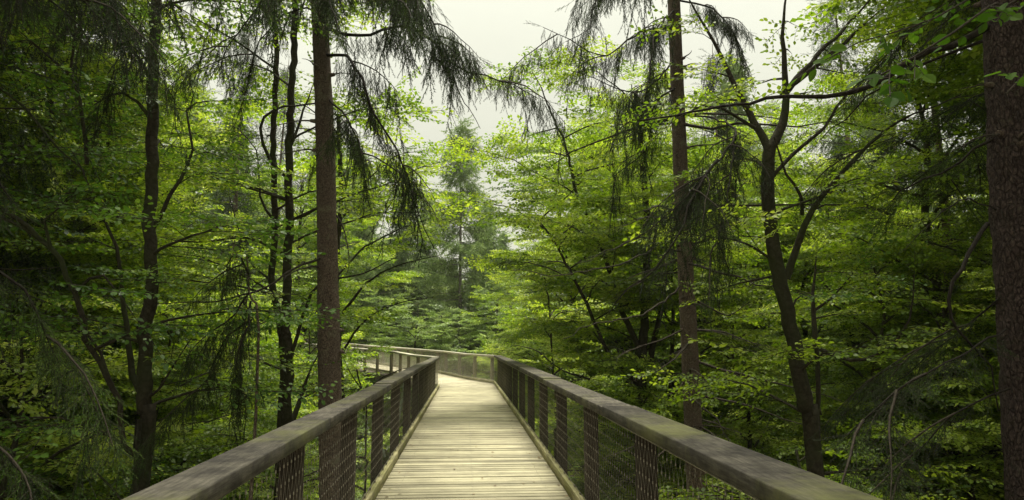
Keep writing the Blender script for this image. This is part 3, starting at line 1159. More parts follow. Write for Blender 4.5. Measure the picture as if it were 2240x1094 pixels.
# tall spruce in the gap and its lower companions
# unseen tall crowns added around the viewpoint to shade both sides of the walkway
for x, y, k in ((-9.5, -2, 0), (-9, 3.5, 1), (-13, 8, 0), (9.5, -2, 0), (8.6, 3.5, 1), (13, 8, 1)):
    plant("spruce_tree", PS[k], x, y, x * 1.7 + y, 1.05, "unseen tall spruce added beside the viewpoint for its shade", "tree", "added shade spruces beside the viewpoint")
for i, (x, y) in enumerate(((-8.6, 4.5), (-9.5, 9.5), (-12.5, 13.5), (-15.5, 18), (13.5, 14), (9.3, 5.5), (11.5, 10.5))):  # unseen beeches, added so their high crowns darken the forest sides
    plant("shade_beech", PC_[i % 2], x, y, i * 1.3, 1.0, "unseen tall beech added so its high crown shades the forest beside the walkway", "tree", "added shading beeches beside the walkway")
x = X_of(1005, 54)
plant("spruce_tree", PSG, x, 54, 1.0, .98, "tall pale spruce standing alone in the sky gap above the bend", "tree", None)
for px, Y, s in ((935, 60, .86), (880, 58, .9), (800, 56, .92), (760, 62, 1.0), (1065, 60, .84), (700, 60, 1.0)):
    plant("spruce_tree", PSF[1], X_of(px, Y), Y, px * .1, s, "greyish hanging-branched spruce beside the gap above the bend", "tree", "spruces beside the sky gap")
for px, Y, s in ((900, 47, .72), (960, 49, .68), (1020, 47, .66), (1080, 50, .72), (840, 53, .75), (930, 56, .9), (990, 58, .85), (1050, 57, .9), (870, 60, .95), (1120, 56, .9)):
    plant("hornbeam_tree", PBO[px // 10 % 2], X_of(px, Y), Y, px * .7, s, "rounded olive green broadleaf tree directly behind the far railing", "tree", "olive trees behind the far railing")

# ------------------------------------------------------------------ hero trees
class Hero:
    def __init__(s, name, label, base, seed, cat="tree"):
        s.base = np.array([base[0], base[1], gz(base[0], base[1]) - .2])
        s.root = link(name, None, loc=s.base)
        tag(s.root, label, cat)
        s.rng = np.random.default_rng(seed)

    def limb(s, name, pts, r0, r1, m, k=10, rough=0.0, step=.3, jit=.0, fr=3.0):
        P = smooth_path(pts, step, s.rng, jit) - s.base
        b = Buf()
        n = len(P)
        tube(b, P, np.linspace(r0, r1, n), k, rough=rough, fr=fr)
        link(name, b.mesh(name, [m], True), s.root)
        return P


def px_path(L):
    return [at(*q) for q in L]


# --- spruce A, left of the walkway
A = Hero("spruce_tree", "thick straight spruce trunk close to the left railing, crown drooping over the sky", at(722, 880, 10), 1)
tp = px_path([(722, 880, 10), (717, 600, 10), (711, 300, 10), (698, 0, 10)])
dr = tp[0] - tp[1]
tp = [tp[0] + dr * ((tp[0][2] - A.base[2]) / -dr[2])] + tp
top = tp[-1] + (tp[-1] - tp[-2]) * 3.5
PA = A.limb("trunk", tp + [top], .215, .08, BARK_S, 30, .08, .09, fr=6)
# --- spruce B, right
B = Hero("spruce_tree", "slim straight reddish spruce trunk to the right of the railing with many dead twigs", at(1520, 1090, 12), 2)
tb = px_path([(1523, 1090, 12), (1508, 750, 12), (1490, 400, 12), (1474, 0, 12)])
dr = tb[0] - tb[1]
tb = [tb[0] + dr * ((tb[0][2] - B.base[2]) / -dr[2])] + tb
PBk = B.limb("trunk", tb + [tb[-1] + (tb[-1] - tb[-2]) * 3], .195, .07, BARK_S, 22, .05, .12, fr=4)
# --- spruce C, right edge
C = Hero("spruce_tree", "very thick scaly spruce trunk at the right edge of the photo", at(2262, 1090, 6.2), 3)
tcp = px_path([(2265, 1090, 6.2), (2240, 700, 6.2), (2220, 400, 6.2), (2200, 0, 6.2)])
dr = tcp[0] - tcp[1]
tcp = [tcp[0] + dr * ((tcp[0][2] - C.base[2]) / -dr[2])] + tcp
PC = C.limb("trunk", tcp + [tcp[-1] + (tcp[-1] - tcp[-2]) * 5], .27, .16, BARK_C, 44, .09, .05, fr=7)


def stubs(H, P, n, r, zlo, zhi, lmin, lmax, rt=.016):
    for i in range(n):
        b = Buf()
        z = H.rng.uniform(zlo, zhi) - H.base[2]
        k = int(np.argmin(abs(P[:, 2] - z)))
        az = H.rng.uniform(3.3, 6.1) if H.rng.random() < .55 else H.rng.uniform(0, 6.28)
        q = np.array([math.cos(az), math.sin(az), 0])
        L = H.rng.uniform(lmin, lmax) ** 1.3
        p = P[k] + q * r * .85
        while not ok_clear(p + q * L + H.base) and L > .15: L *= .6
        sgs = wander(p, az, H.rng.uniform(-.3, .3), L, 6, H.rng, -.35, .16)
        tube(b, sgs, np.linspace(rt * (.6 + L * .3), .003, 7), 5, cap=False)
        for j in range(int(L * 4)):
            kk = H.rng.integers(1, 6)
            tw = wander(sgs[kk], az + H.rng.choice([-1, 1]) * H.rng.uniform(.4, 1), -.2, L * H.rng.uniform(.15, .4), 3, H.rng, -.5, .2)
            tube(b, tw, np.linspace(.005, .002, 4), 3, cap=False)
        tube(b, [P[k] + q * r * .7, P[k] + q * (r + .02), P[k] + q * (r + .035)], [.035, .026, .016], 7, mat=1)
        link("dead_twig", b.mesh("dead_twig", [TWIG, BARK_S], True), H.root)


stubs(A, PA, 34, .18, -6, 6, .1, 1.3)
stubs(B, PBk, 60, .16, -5, 7, .2, 2.6, .02)
stubs(C, PC, 24, .24, -2, 5.5, .1, .9)


def spruce_hero_branch(H, pts, r0=.03, step=.07, hang=.8, sc=1.0, start=.12, near=True, hangers=True, jit=.012, sub=0):
    P = H.limb("branch", pts, r0, .005, DEADWOOD, 6, step=.2, jit=jit)
    it, hi = [], []
    spruce_limb(P, it, H.rng, step, hang, sc, H.base, start, hi if hangers else None)
    for j in range(sub):
        k = int(len(P) * H.rng.uniform(.15, .9))
        az = math.atan2(*(P[min(k + 1, len(P) - 1)] - P[k - 1])[[1, 0]]) + H.rng.choice([-1, 1]) * H.rng.uniform(.4, 1.0)
        w_ = wander(P[k], az, -.3, H.rng.uniform(.6, 1.5), 6, H.rng, -.9, .1)
        bb = Buf()
        tube(bb, w_, np.linspace(.012, .004, 7), 4, cap=False)
        link("branchlet", bb.mesh("branchlet", [TWIG], True), H.root)
        spruce_limb(w_, it, H.rng, step, hang, sc, H.base, .05, hi if hangers else None)
    c = Buf()
    place(c, NS_NEAR, it, H.rng)
    place(c, NS_HANG, hi, H.rng, r0=0, r1=.5)
    link("needles", c.mesh("needles", [NEEDLE, TWIG]), H.root)


# drooping live branches of A
for pts, r0, hang, sc in [
    ([(705, 60, 10), (780, 80, 9.6), (900, 60, 9.2), (990, 140, 8.9), (1060, 165, 8.7), (1120, 185, 8.6), (1175, 215, 8.6)], .04, .95, .72),
    ([(712, 20, 10), (800, -60, 9.4), (900, -20, 9), (960, 80, 8.8), (1000, 190, 8.8)], .035, 1.0, .9),
    ([(712, 120, 10), (770, 130, 9.3), (820, 250, 8.9), (870, 330, 8.7), (900, 420, 8.6), (945, 545, 8.6)], .04, 1.0, .95),
    ([(712, 210, 10), (760, 260, 9.6), (790, 330, 9.4), (803, 420, 9.3)], .025, 1.1, .75),
    ([(705, -60, 10), (780, -100, 9), (850, -30, 8.5), (905, 60, 8.3)], .035, 1.0, 1.0),
    ([(700, -40, 10), (620, -60, 9.5), (560, 20, 9), (500, 100, 8.8), (480, 150, 8.8)], .03, .7, .65),
    ([(700, 30, 10), (640, 20, 10), (570, 90, 10), (540, 180, 10)], .025, .9, .6),
    ([(700, -120, 10), (700, -100, 9), (720, -10, 8), (740, 70, 7.6)], .03, .9, .9),
    ([(700, -160, 10), (640, -120, 8.5), (600, -40, 7.6), (590, 30, 7.2)], .03, .7, .75),
    ([(708, -200, 10), (800, -220, 8.5), (880, -140, 7.6), (930, -80, 7.2)], .03, .8, .8),
]:
    spruce_hero_branch(A, px_path(pts), r0 * .7, .095, hang, sc, sub=3)
# bare hanging twig in front of the sky
A.limb("dead_branch", px_path([(945, 120, 9), (975, 150, 9), (1000, 190, 9), (1025, 240, 9), (1048, 280, 9)]), .012, .004, TWIG, 5, step=.1, jit=.01)
A.limb("dead_branch", px_path([(720, 440, 10), (660, 470, 10.2), (600, 500, 10.6), (530, 540, 11)]), .022, .006, TWIG, 6, step=.15, jit=.012)
A.limb("dead_branch", px_path([(725, 560, 10), (640, 590, 9.6), (560, 640, 9.2), (450, 660, 9), (330, 665, 9)]), .02, .005, TWIG, 6, step=.15, jit=.012)
A.limb("dead_branch", px_path([(735, 470, 10), (752, 510, 9.9), (765, 560, 9.8), (758, 600, 9.8)]), .014, .004, TWIG, 5, step=.15, jit=.012)

# drooping branches of B
for pts, r0, hang, sc in [
    ([(1476, 60, 12), (1400, 70, 11.5), (1330, 120, 11), (1270, 100, 10.6), (1190, 60, 10.4)], .035, .9, .72),
    ([(1478, 130, 12), (1420, 190, 11.4), (1370, 200, 11), (1300, 170, 10.6), (1230, 150, 10.5)], .03, 1.0, .8),
    ([(1478, 20, 12), (1440, 60, 11), (1420, 160, 10.5), (1400, 250, 10.4), (1330, 280, 10.3)], .03, .9, .9),
    ([(1480, 190, 12), (1430, 230, 11.4), (1410, 330, 11.2), (1350, 380, 11), (1340, 440, 11)], .03, 1.0, .7),
    ([(1480, -60, 12), (1380, -80, 11), (1310, -10, 10.4), (1290, 60, 10.2), (1240, 90, 10)], .035, 1.0, .9),
    ([(1480, 0, 12), (1560, 20, 11.5), (1610, 80, 11.2), (1640, 160, 11)], .03, 1.0, .8),
    ([(1482, 250, 12), (1560, 260, 11), (1610, 290, 10), (1570, 350, 8.8), (1500, 430, 8.2), (1420, 500, 8), (1340, 545, 7.9)], .03, .6, .72),
    ([(1610, 290, 10), (1600, 360, 9), (1590, 450, 8.4), (1570, 530, 8.2), (1600, 600, 8.2)], .025, .7, .6),
    ([(1570, 350, 8.8), (1520, 420, 8.2), (1480, 520, 7.9), (1430, 590, 7.8), (1370, 610, 7.8)], .03, .55, .8),
    ([(1482, -90, 12), (1500, -160, 10.5), (1440, -120, 9.4), (1400, -30, 8.9)], .03, .9, 1.0),
]:
    spruce_hero_branch(B, px_path(pts), r0 * .7, .10, hang, sc, sub=3)
for pts in ([(1495, 480, 12), (1400, 560, 11.6), (1250, 600, 11.2), (1120, 590, 11)], [(1500, 620, 12), (1400, 690, 11.5), (1290, 710, 11), (1230, 745, 10.8)],
            [(1492, 540, 12), (1400, 520, 11.4), (1260, 580, 11)], [(1512, 650, 12), (1590, 690, 11.8), (1640, 660, 11.6)], [(1510, 820, 12), (1470, 860, 11.8), (1440, 870, 11.7)],
            [(1488, 260, 12), (1420, 280, 11.4), (1330, 310, 11), (1325, 308, 11)]):
    B.limb("dead_branch", px_path(pts), .022, .005, TWIG, 6, step=.15, jit=.014)

# branches of C reaching left across the picture
for pts, r0 in [
    ([(2170, 55, 6.2), (2080, 100, 6.3), (1990, 130, 6.4), (1895, 195, 6.6), (1760, 212, 6.9), (1640, 225, 7.2), (1480, 252, 7.6), (1400, 262, 7.8)], .045),
    ([(2150, 90, 6.2), (2040, 130, 6.5), (1930, 190, 6.7), (1850, 260, 7), (1790, 310, 7.2)], .022),
    ([(2180, 300, 6.2), (2130, 330, 6.2), (2060, 380, 6.3), (1990, 400, 6.4), (1950, 440, 6.5)], .02),
    ([(2160, 490, 6.2), (2130, 530, 6), (2090, 620, 5.8), (2075, 690, 5.8), (2110, 740, 5.8), (2170, 800, 5.9), (2185, 900, 6)], .028),
    ([(2180, 460, 6.2), (2100, 440, 5.9), (1960, 560, 5.6)], .01),
]:
    C.limb("dead_branch", px_path(pts), r0 * .8, r0 * .2, DEADWOOD, 8, step=.15, jit=.012)
for pts, sc in [
    ([(2200, 720, 6.1), (2100, 780, 5.6), (2000, 830, 5.3), (1920, 890, 5.2), (1850, 950, 5.2)], .62),
    ([(2210, 850, 6.1), (2130, 880, 6.2), (2060, 930, 6.3), (1990, 1000, 6.4), (1960, 1060, 6.4)], .62),
    ([(2190, 650, 6.2), (2080, 740, 6.8), (1980, 820, 7.2), (1900, 860, 7.4), (1840, 910, 7.4)], .62),
    ([(2200, 180, 6.2), (2100, 230, 7.2), (2000, 280, 8), (1900, 320, 8.5), (1800, 350, 9)], .8),
    ([(2200, 260, 6.2), (2100, 330, 7.2), (2010, 380, 8), (1930, 420, 8.4)], .8),
    ([(2200, -20, 6.2), (2120, -10, 6.8), (2000, 60, 7.6), (1930, 120, 8)], .8),
]:
    spruce_hero_branch(C, px_path(pts), .010, .09, .4, sc, sub=3, hangers=False)

# --- spruce outside the left edge whose branches hang into the upper left
Lf = Hero("spruce_tree", "spruce mostly outside the left edge, its dark branches hanging across the upper left corner", (-6.6, 5.5), 4)
tl = [np.array([-6.6, 5.5, Lf.base[2]]), np.array([-6.5, 5.5, 0]), np.array([-6.4, 5.5, 6]), np.array([-6.4, 5.5, 15])]
Lf.limb("trunk", tl, .25, .1, BARK_S, 18, .05, .3)
for pts, sc in [
    ([(-700, -500, 5.5), (-300, -300, 5.2), (50, -140, 5), (280, -60, 4.9), (400, 20, 4.9)], .8),
    ([(-700, -300, 5.5), (-300, -160, 5.8), (0, -60, 6), (140, 20, 6.1), (200, 90, 6.2)], .75),
    ([(-700, -600, 5.5), (-100, -450, 5), (300, -260, 4.8), (560, -120, 4.8), (680, -30, 4.9)], .8),
    ([(-700, -600, 5.5), (0, -400, 7), (200, -100, 7.5), (270, 80, 7.8), (340, 150, 8), (380, 220, 8)], .85),
    ([(-700, -500, 5.5), (-200, -260, 5.6), (60, -90, 5.8), (180, 0, 5.9), (240, 60, 6)], .8),
    ([(-700, -700, 5.5), (0, -420, 6), (300, -180, 6.5), (430, -60, 6.8), (490, 40, 7)], .8),
    ([(-700, -500, 5.5), (-200, -260, 6.6), (150, -60, 7.6), (290, 110, 7.8), (250, 160, 7.7), (215, 230, 7.7)], .8),
    ([(-650, 400, 5.5), (-300, 500, 5.8), (-60, 560, 6), (50, 640, 6.1), (100, 740, 6.2), (140, 800, 6.2)], .75),
    ([(-650, 800, 5.5), (-300, 860, 5.5), (-100, 900, 5.4), (10, 980, 5.4), (70, 1060, 5.4)], .8),
    ([(-650, 200, 5.5), (-300, 240, 5.7), (-100, 280, 5.9), (-20, 360, 6), (20, 440, 6)], .75),
]:
    spruce_hero_branch(Lf, px_path(pts), .025, .10, .5, sc, sub=2, start=.3)
# small hanging spruce tip left of the railing
Sp = Hero("young_spruce", "young spruce whose fuzzy drooping tips show just above the left handrail", at(520, 900, 8.5), 6)
Sp.limb("trunk", [Sp.base + Z * .1, at(560, 900, 8.5), at(545, 640, 8.5), at(540, 560, 8.5)], .06, .01, BARK_S, 8)
for pts in ([(545, 640, 8.5), (510, 690, 8.3), (470, 720, 8.2), (430, 780, 8.1)], [(548, 660, 8.5), (540, 710, 8.2), (520, 770, 8), (515, 830, 8)], [(550, 700, 8.5), (500, 740, 8.6), (470, 790, 8.6), (450, 830, 8.6)],
            [(545, 600, 8.5), (520, 560, 8.4), (500, 580, 8.3), (490, 640, 8.3)]):
    spruce_hero_branch(Sp, px_path(pts), .014, .07, .8, .65, sub=1)


def beech_hero(name, label, base, seed, stems, limbs, near=True, auto=(0, 0, 0, 0), sec=.38, sec_len=1.2, spray=.22, dark=True, over=()):
    H = Hero(name, label, base, seed)
    leaves, twigs = Buf(), Buf()
    items = []
    first = True
    for pts, r0, r1 in stems:
        P3 = px_path(pts) if len(pts[0]) == 3 and not isinstance(pts[0], np.ndarray) else pts
        if first:
            b0 = P3[0]
            d = norm(P3[0] - P3[1])
            g_ = np.array([b0[0] + (H.base[0] - b0[0]), b0[1], H.base[2]])
            P3 = [g_] + list(P3)
        P = H.limb("trunk" if first else "stem", P3, r0, r1, BARK_B, 16, .04, .15, jit=.012, fr=2.5)
        n, lo, L, _ = auto
        if n:
            az = H.rng.uniform(0, 6.28)
            for i in range(n):
                k = int(len(P) * (lo + (1 - lo) * (i + .5) / n))
                k = min(k, len(P) - 1)
                az += 2.4 + H.rng.normal(0, .3)
                l = wander(P[k], az, H.rng.uniform(.2, .8), L * H.rng.uniform(.6, 1.2), 8, H.rng, .0, .12)
                if not ok_clear(l[-1] + H.base): continue
                bb = Buf()
                tube(bb, l, np.linspace(.022, .006, 9), 5, cap=False)
                clothe(l, .02, bb, items, H.rng, sec, sec_len, .2, spray, 1.0, H.base)
                link("branch", bb.mesh("branch", [BARK_B], True), H.root)
        first = False
    for pts, r0, cl in limbs:
        if not cl:
            H.limb("branch", px_path(pts), r0, r0 * .35, BARK_B, 8, step=.2, jit=.008)
        else:
            P = smooth_path(px_path(pts), .2, H.rng, .008) - H.base
            twigs = Buf()
            tube(twigs, P, np.linspace(r0, .006, len(P)), 8)
            clothe(P, r0, twigs, items, H.rng, sec, sec_len * cl, .3, spray, 1.0, H.base)
            link("branch", twigs.mesh("branch", [BARK_B], True), H.root)
    if items:
        place(leaves, BS_NEAR if near else BS_MID, items, H.rng)
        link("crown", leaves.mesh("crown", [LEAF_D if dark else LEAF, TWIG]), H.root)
    return H


# D: forked beech on the right
beech_hero("beech_tree", "leaning grey beech that forks twice on the right, above the handrail", at(1790, 1040, 9), 21,
           [([(1785, 1040, 9), (1762, 900, 9), (1740, 760, 9), (1705, 600, 9), (1682, 450, 9), (1682, 320, 9)], .15, .085)],
           [([(1682, 330, 9), (1712, 270, 9), (1718, 180, 9), (1712, 80, 9), (1725, -60, 9)], .075, .55),
            ([(1682, 330, 9), (1650, 270, 9.1), (1610, 190, 9.2), (1560, 90, 9.3), (1490, -30, 9.4)], .06, .5),
            ([(1720, 610, 9), (1748, 530, 8.9), (1775, 460, 8.8), (1850, 370, 8.6), (1930, 290, 8.4), (2000, 250, 8.2), (2100, 210, 8)], .055, .7),
            ([(1755, 470, 8.9), (1752, 430, 8.9), (1720, 380, 8.8), (1695, 300, 8.7)], .03, 0),
            ([(1680, 400, 9), (1730, 340, 9), (1800, 280, 9), (1850, 210, 9), (1950, 120, 9), (2030, 40, 9)], .03, .6),
            ([(1712, 200, 9), (1780, 150, 8.8), (1850, 90, 8.6), (1930, 20, 8.5)], .045, .6),
            ([(1712, 210, 9), (1790, 120, 9.2), (1860, 50, 9.4), (1930, -30, 9.5)], .05, .5),
            ([(1650, 280, 9), (1560, 230, 8.6), (1480, 260, 8.2)], .025, .6),
            ([(1785, 760, 9), (1780, 640, 9.1), (1785, 560, 9.2)], .045, .6),
            ([(1795, 765, 9), (1860, 790, 8.7), (1930, 770, 8.4), (1990, 700, 8.2), (2000, 600, 8.1)], .03, .7),
            ([(1710, 600, 9), (1620, 620, 9.4), (1560, 640, 9.8)], .02, .8)],
           auto=(9, .55, 1.8, 0), dark=False)
beech_hero("beech_tree", "thin beech stem standing against the leaning forked beech", at(1790, 1040, 9.4), 22,
           [([(1795, 1040, 9.4), (1790, 900, 9.4), (1786, 770, 9.4), (1778, 680, 9.4)], .05, .03)], [([(1780, 680, 9.4), (1830, 640, 9.2), (1870, 590, 9)], .02, .8)])
# E: paired dark beeches left of spruce A
beech_hero("beech_tree", "straight dark beech just left of the thick spruce, ivy-dark lower stem", at(628, 930, 11.5), 23,
           [([(628, 930, 11.5), (625, 700, 11.5), (632, 500, 11.5), (632, 330, 11.5), (640, 150, 11.5), (650, -50, 11.5)], .125, .05)],
           [([(630, 390, 11.5), (590, 350, 11.4), (570, 280, 11.3), (600, 240, 11.2), (700, 225, 11)], .035, 0),
            ([(632, 800, 11.5), (660, 700, 11.4), (700, 620, 11), (790, 600, 10.8), (870, 560, 10.8)], .035, .9),
            ([(632, 330, 11.5), (665, 240, 11.5), (690, 170, 11.5)], .03, .8),
            ([(640, 920, 11.5), (670, 830, 11.7), (700, 770, 11.8)], .05, .8),
            ([(640, 480, 11.5), (760, 430, 11.8), (850, 400, 12), (930, 360, 12)], .025, .9),
            ([(630, 560, 11.5), (540, 520, 11), (430, 530, 10.5), (350, 520, 10)], .028, .8),
            ([(630, 440, 11.5), (540, 410, 11), (440, 380, 10.6)], .022, .9)],
           auto=(14, .3, 2.2, 0), dark=False)
beech_hero("beech_tree", "slender dark beech stem twisting beside the straight one left of the thick spruce", at(610, 930, 12), 24,
           [([(616, 930, 12), (612, 700, 12), (596, 620, 12), (600, 480, 12), (598, 300, 12), (605, 180, 12), (600, -60, 12)], .10, .04)],
           [([(598, 480, 12), (570, 430, 12), (560, 330, 12), (520, 280, 12)], .025, .8), ([(600, 620, 12), (540, 560, 12), (500, 420, 12)], .02, .8)],
           auto=(9, .35, 2.0, 0), dark=False)
# F: beech clump on the left
beech_hero("beech_tree", "dark straight beech of the clump in the left of the photo", at(300, 1060, 8.5), 25,
           [([(312, 1060, 8.5), (318, 900, 8.5), (315, 730, 8.5), (332, 640, 8.5), (328, 500, 8.5), (332, 300, 8.5), (335, 160, 8.5), (345, -60, 8.5)], .12, .06)],
           [([(322, 870, 8.5), (350, 850, 8.4), (380, 800, 8.3), (420, 740, 8.2)], .02, .6),
            ([(335, 500, 8.5), (420, 330, 8.6), (405, 240, 8.7), (460, 220, 8.8)], .03, .8),
            ([(322, 880, 8.5), (290, 820, 8.6), (270, 640, 8.6), (255, 540, 8.5), (200, 420, 8.4), (160, 330, 8.4)], .045, .7),
            ([(330, 260, 8.5), (270, 200, 8.2), (210, 230, 8)], .025, .8)],
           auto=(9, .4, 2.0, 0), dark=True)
beech_hero("beech_tree", "crooked black beech stem winding up to the left of the left clump", at(290, 1060, 8.3), 26,
           [([(296, 1060, 8.3), (298, 1000, 8.3), (270, 970, 8.2), (262, 880, 8.2), (235, 820, 8.1), (190, 740, 8), (165, 640, 7.9), (110, 540, 7.8), (60, 500, 7.8), (-20, 440, 7.7)], .052, .025)],
           [([(110, 540, 7.8), (100, 480, 7.8), (150, 440, 7.8)], .02, .8), ([(262, 880, 8.2), (200, 740, 8.4), (110, 660, 8.5), (0, 640, 8.5)], .022, .8),
            ([(190, 360, 7.9), (175, 220, 7.9), (155, 160, 7.9), (165, 60, 7.9), (160, -30, 7.9)], .025, 0),
            ([(-20, 180, 7.6), (60, 240, 7.7), (130, 330, 7.8), (180, 370, 7.9)], .018, .8), ([(155, 165, 7.9), (90, 110, 7.8), (20, 50, 7.7)], .018, .8),
            ([(165, 640, 7.9), (230, 600, 7.6), (290, 690, 7.5)], .018, .7)],
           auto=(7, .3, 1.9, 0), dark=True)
# bright beeches between the thick spruce and the walkway
beech_hero("beech_tree", "bright beech whose flat sprays reach right from behind the thick spruce", at(745, 900, 15), 31,
           [([(745, 960, 15), (742, 800, 15), (735, 600, 15), (745, 420, 15), (740, 250, 15)], .12, .04)],
           [([(740, 700, 15), (800, 620, 14.8), (870, 580, 14.6), (960, 560, 14.6)], .035, 1.2),
            ([(742, 780, 15), (800, 700, 14.6), (880, 660, 14.4), (950, 650, 14.4)], .03, 1.2),
            ([(740, 600, 15), (800, 540, 15.4), (880, 500, 15.6), (940, 480, 15.8)], .03, 1.2),
            ([(742, 480, 15), (800, 400, 15), (870, 340, 15), (930, 330, 15)], .025, .9),
            ([(745, 300, 15), (800, 230, 15), (860, 190, 15)], .02, .9)],
           near=False, auto=(10, .4, 2.2, 0), dark=False)
beech_hero("young_beech", "young beech with vivid leaves just above the left handrail before the far deck", at(800, 900, 13.5), 32,
           [([(800, 980, 13.5), (795, 900, 13.5), (790, 850, 13.5), (780, 810, 13.5)], .04, .015)],
           [([(795, 880, 13.5), (820, 840, 13.4), (860, 815, 13.4), (890, 805, 13.4)], .02, .6),
            ([(790, 850, 13.5), (770, 820, 13.5), (760, 800, 13.7)], .015, .6), ([(795, 870, 13.5), (830, 850, 13.8), (850, 830, 14)], .012, .6)],
           near=True, auto=(5, .5, .9, 0), dark=False)
beech_hero("young_beech", "lime green young beech leaning against the outside of the right railing near the bend", at(1215, 900, 20), 33,
           [([(1215, 900, 20), (1210, 820, 20), (1205, 740, 20), (1200, 660, 20), (1190, 600, 20)], .07, .02)],
           [([(1208, 800, 20), (1180, 770, 20), (1150, 760, 19.8), (1125, 755, 19.8)], .025, .9),
            ([(1210, 820, 20), (1240, 800, 19), (1280, 800, 18), (1330, 815, 17.5)], .025, 1.0),
            ([(1205, 740, 20), (1170, 700, 19.6), (1130, 690, 19.4)], .02, 1.0),
            ([(1203, 700, 20), (1240, 680, 18.5), (1290, 690, 18)], .02, 1.0)],
           near=False, auto=(8, .5, 1.5, 0), dark=False)
# I: clump of bright beech right of the bend
beech_hero("beech_tree", "bright beech clump with several dark leaning stems right of the bend", at(1410, 850, 17), 27,
           [([(1405, 860, 17), (1405, 780, 17), (1412, 640, 17), (1415, 480, 17), (1400, 300, 17), (1390, 200, 17)], .20, .06),
            ([(1400, 850, 17), (1395, 760, 17), (1360, 680, 17), (1330, 580, 17), (1290, 480, 17), (1265, 440, 17), (1240, 330, 17), (1200, 230, 17)], .085, .02),
            ([(1395, 840, 17), (1330, 770, 16.8), (1290, 680, 16.6), (1270, 640, 16.5), (1230, 560, 16.4), (1180, 480, 16.4)], .06, .02),
            ([(1420, 800, 17), (1440, 700, 17.2), (1470, 560, 17.4), (1480, 400, 17.5)], .08, .03)],
           [([(1290, 830, 16), (1230, 810, 15.8), (1190, 780, 15.6)], .03, .8)],
           near=False, auto=(13, .25, 2.6, 0), dark=False)
# beech outside the right edge, its big near leaves hang into the upper right corner
H = Hero("beech_tree", "beech outside the right edge, its large near leaves hanging into the upper right corner", (4.2, 1.2), 28)
H.limb("trunk", [np.array([4.2, 1.2, H.base[2]]), np.array([4.1, 1.2, 0]), np.array([4.0, 1.3, 6]), np.array([3.9, 1.3, 9])], .14, .05, BARK_B, 12, .04, .4)
BIG = [beech_spray(70 + i, .36, .078, 7, dens=1.0, tilt=.5) for i in range(4)]
lv, tw = Buf(), Buf()
it = []
for pts in ([np.array([4.05, 1.3, 4.4]), at(2300, -200, 3.0), at(2130, -10, 2.9), at(1990, 60, 2.9), at(1880, 90, 2.9)],
            [np.array([4.05, 1.3, 4.0]), at(2330, -60, 2.7), at(2160, 20, 2.6), at(2010, 130, 2.6), at(1900, 180, 2.6)],
            [np.array([4.05, 1.3, 3.6]), at(2400, 60, 2.4), at(2280, 130, 2.3), at(2200, 210, 2.3)]):
    P = H.limb("branch", pts, .014, .003, TWIG, 6, step=.15, jit=.008)
    n = len(P)
    for k in range(int(n * .5), n):
        t_ = norm(P[k] - P[k - 1])
        for sg in (1, -1):
            if H.rng.random() < .5:
                sd = norm(np.cross(Z, t_)) * sg
                it.append((P[k], t_ * .6 + sd * .8 + Z * H.rng.uniform(-.5, .2), norm(Z + H.rng.normal(0, .5, 3) - np.array([0, .8, 0])), H.rng.uniform(.7, 1.0)))
place(lv, BIG, it, H.rng)
it = []
for i in range(12):
    l = wander(np.array([3.95, 1.3, 4.5 + i * .35]) - H.base, i * 2.4, .5, 2.4, 7, H.rng, 0, .1)
    tw = Buf()
    tube(tw, l, np.linspace(.02, .005, 8), 5, cap=False)
    clothe(l, .02, tw, it, H.rng, .4, 1.1, .2, .24, 1.0, H.base)
    link("branch", tw.mesh("branch", [BARK_B], True), H.root)
place(lv, BS_MID, it, H.rng)
link("crown", lv.mesh("crown", [NEAR_LEAF, TWIG]), H.root)

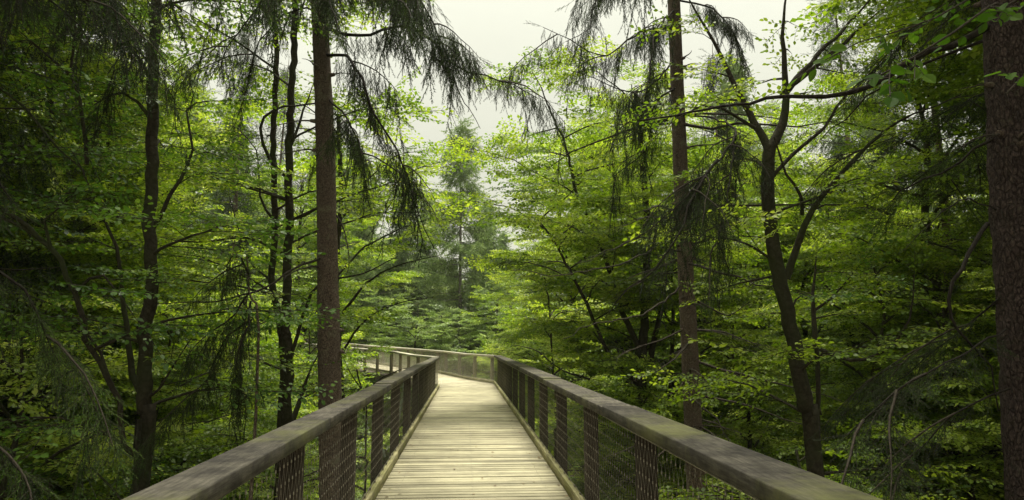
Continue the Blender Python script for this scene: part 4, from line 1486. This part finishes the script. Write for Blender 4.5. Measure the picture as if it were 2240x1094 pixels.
# undergrowth on the forest floor
def ground_cover():
    rng = np.random.default_rng(77)
    b = Buf()
    it = []
    for i in range(5200):
        y = rng.uniform(12, 85)
        x = rng.uniform(-.9, 1.0) * y * .9 + rng.normal(0, 2)
        it.append((np.array([x, y, gz(x, y) + rng.uniform(0, .9)]), np.array([*rng.normal(0, 1, 2), rng.uniform(0, .6)]), Z + rng.normal(0, .3, 3), rng.uniform(.8, 1.6)))
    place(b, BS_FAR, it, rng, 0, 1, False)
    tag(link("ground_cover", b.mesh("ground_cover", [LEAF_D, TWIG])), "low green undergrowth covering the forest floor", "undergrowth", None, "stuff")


ground_cover()
print("faces", sum(len(m.polygons) for m in bpy.data.meshes))

# ------------------------------------------------------------------ damp forest air
hb = Buf()
box8(hb, [(-450, -220, -14), (450, -220, -14), (450, 640, -14), (-450, 640, -14), (-450, -220, 60), (450, -220, 60), (450, 640, 60), (-450, 640, 60)])
hm, ht, ho = mat("haze_air")
pv = ht.nodes.new("ShaderNodeVolumePrincipled")
pv.inputs["Color"].default_value = (.93, .95, .86, 1)
pv.inputs["Density"].default_value = .00035
pv.inputs["Anisotropy"].default_value = .3
ht.links.new(pv.outputs[0], ho.inputs["Volume"])
tag(link("haze", hb.mesh("haze", [hm])), kind="stuff")
scene.cycles.volume_bounces = 1

# fallen leaves on the deck
def litter():
    r = np.random.default_rng(8)
    b = Buf()
    for i in range(180):
        y = r.uniform(3, 24)
        x = r.choice([-.84, 1.02]) + r.normal(0, .05) if r.random() < .6 else r.uniform(-.8, 1.0)
        x = min(1.05, max(-.87, x))
        a = r.uniform(0, 6.28)
        f = np.array([math.cos(a), math.sin(a), 0])
        sd = np.array([-math.sin(a), math.cos(a), r.normal(0, .12)])
        V = leaf_geo(np.array([x, y, .008]), f, sd, r.uniform(.03, .06), .03, True)
        b.add(V, [[0, 1, 2, 3, 4, 5]], 0, r.random())
    o = link("fallen_leaves", b.mesh("fallen_leaves", [leaf_mat("dry_leaf", [(0, (.06, .035, .015)), (.6, (.15, .09, .035)), (1, (.16, .17, .04))], 0)]))
    tag(o, "dry fallen leaves scattered over the deck planks", "leaf litter", None, "stuff")


litter()
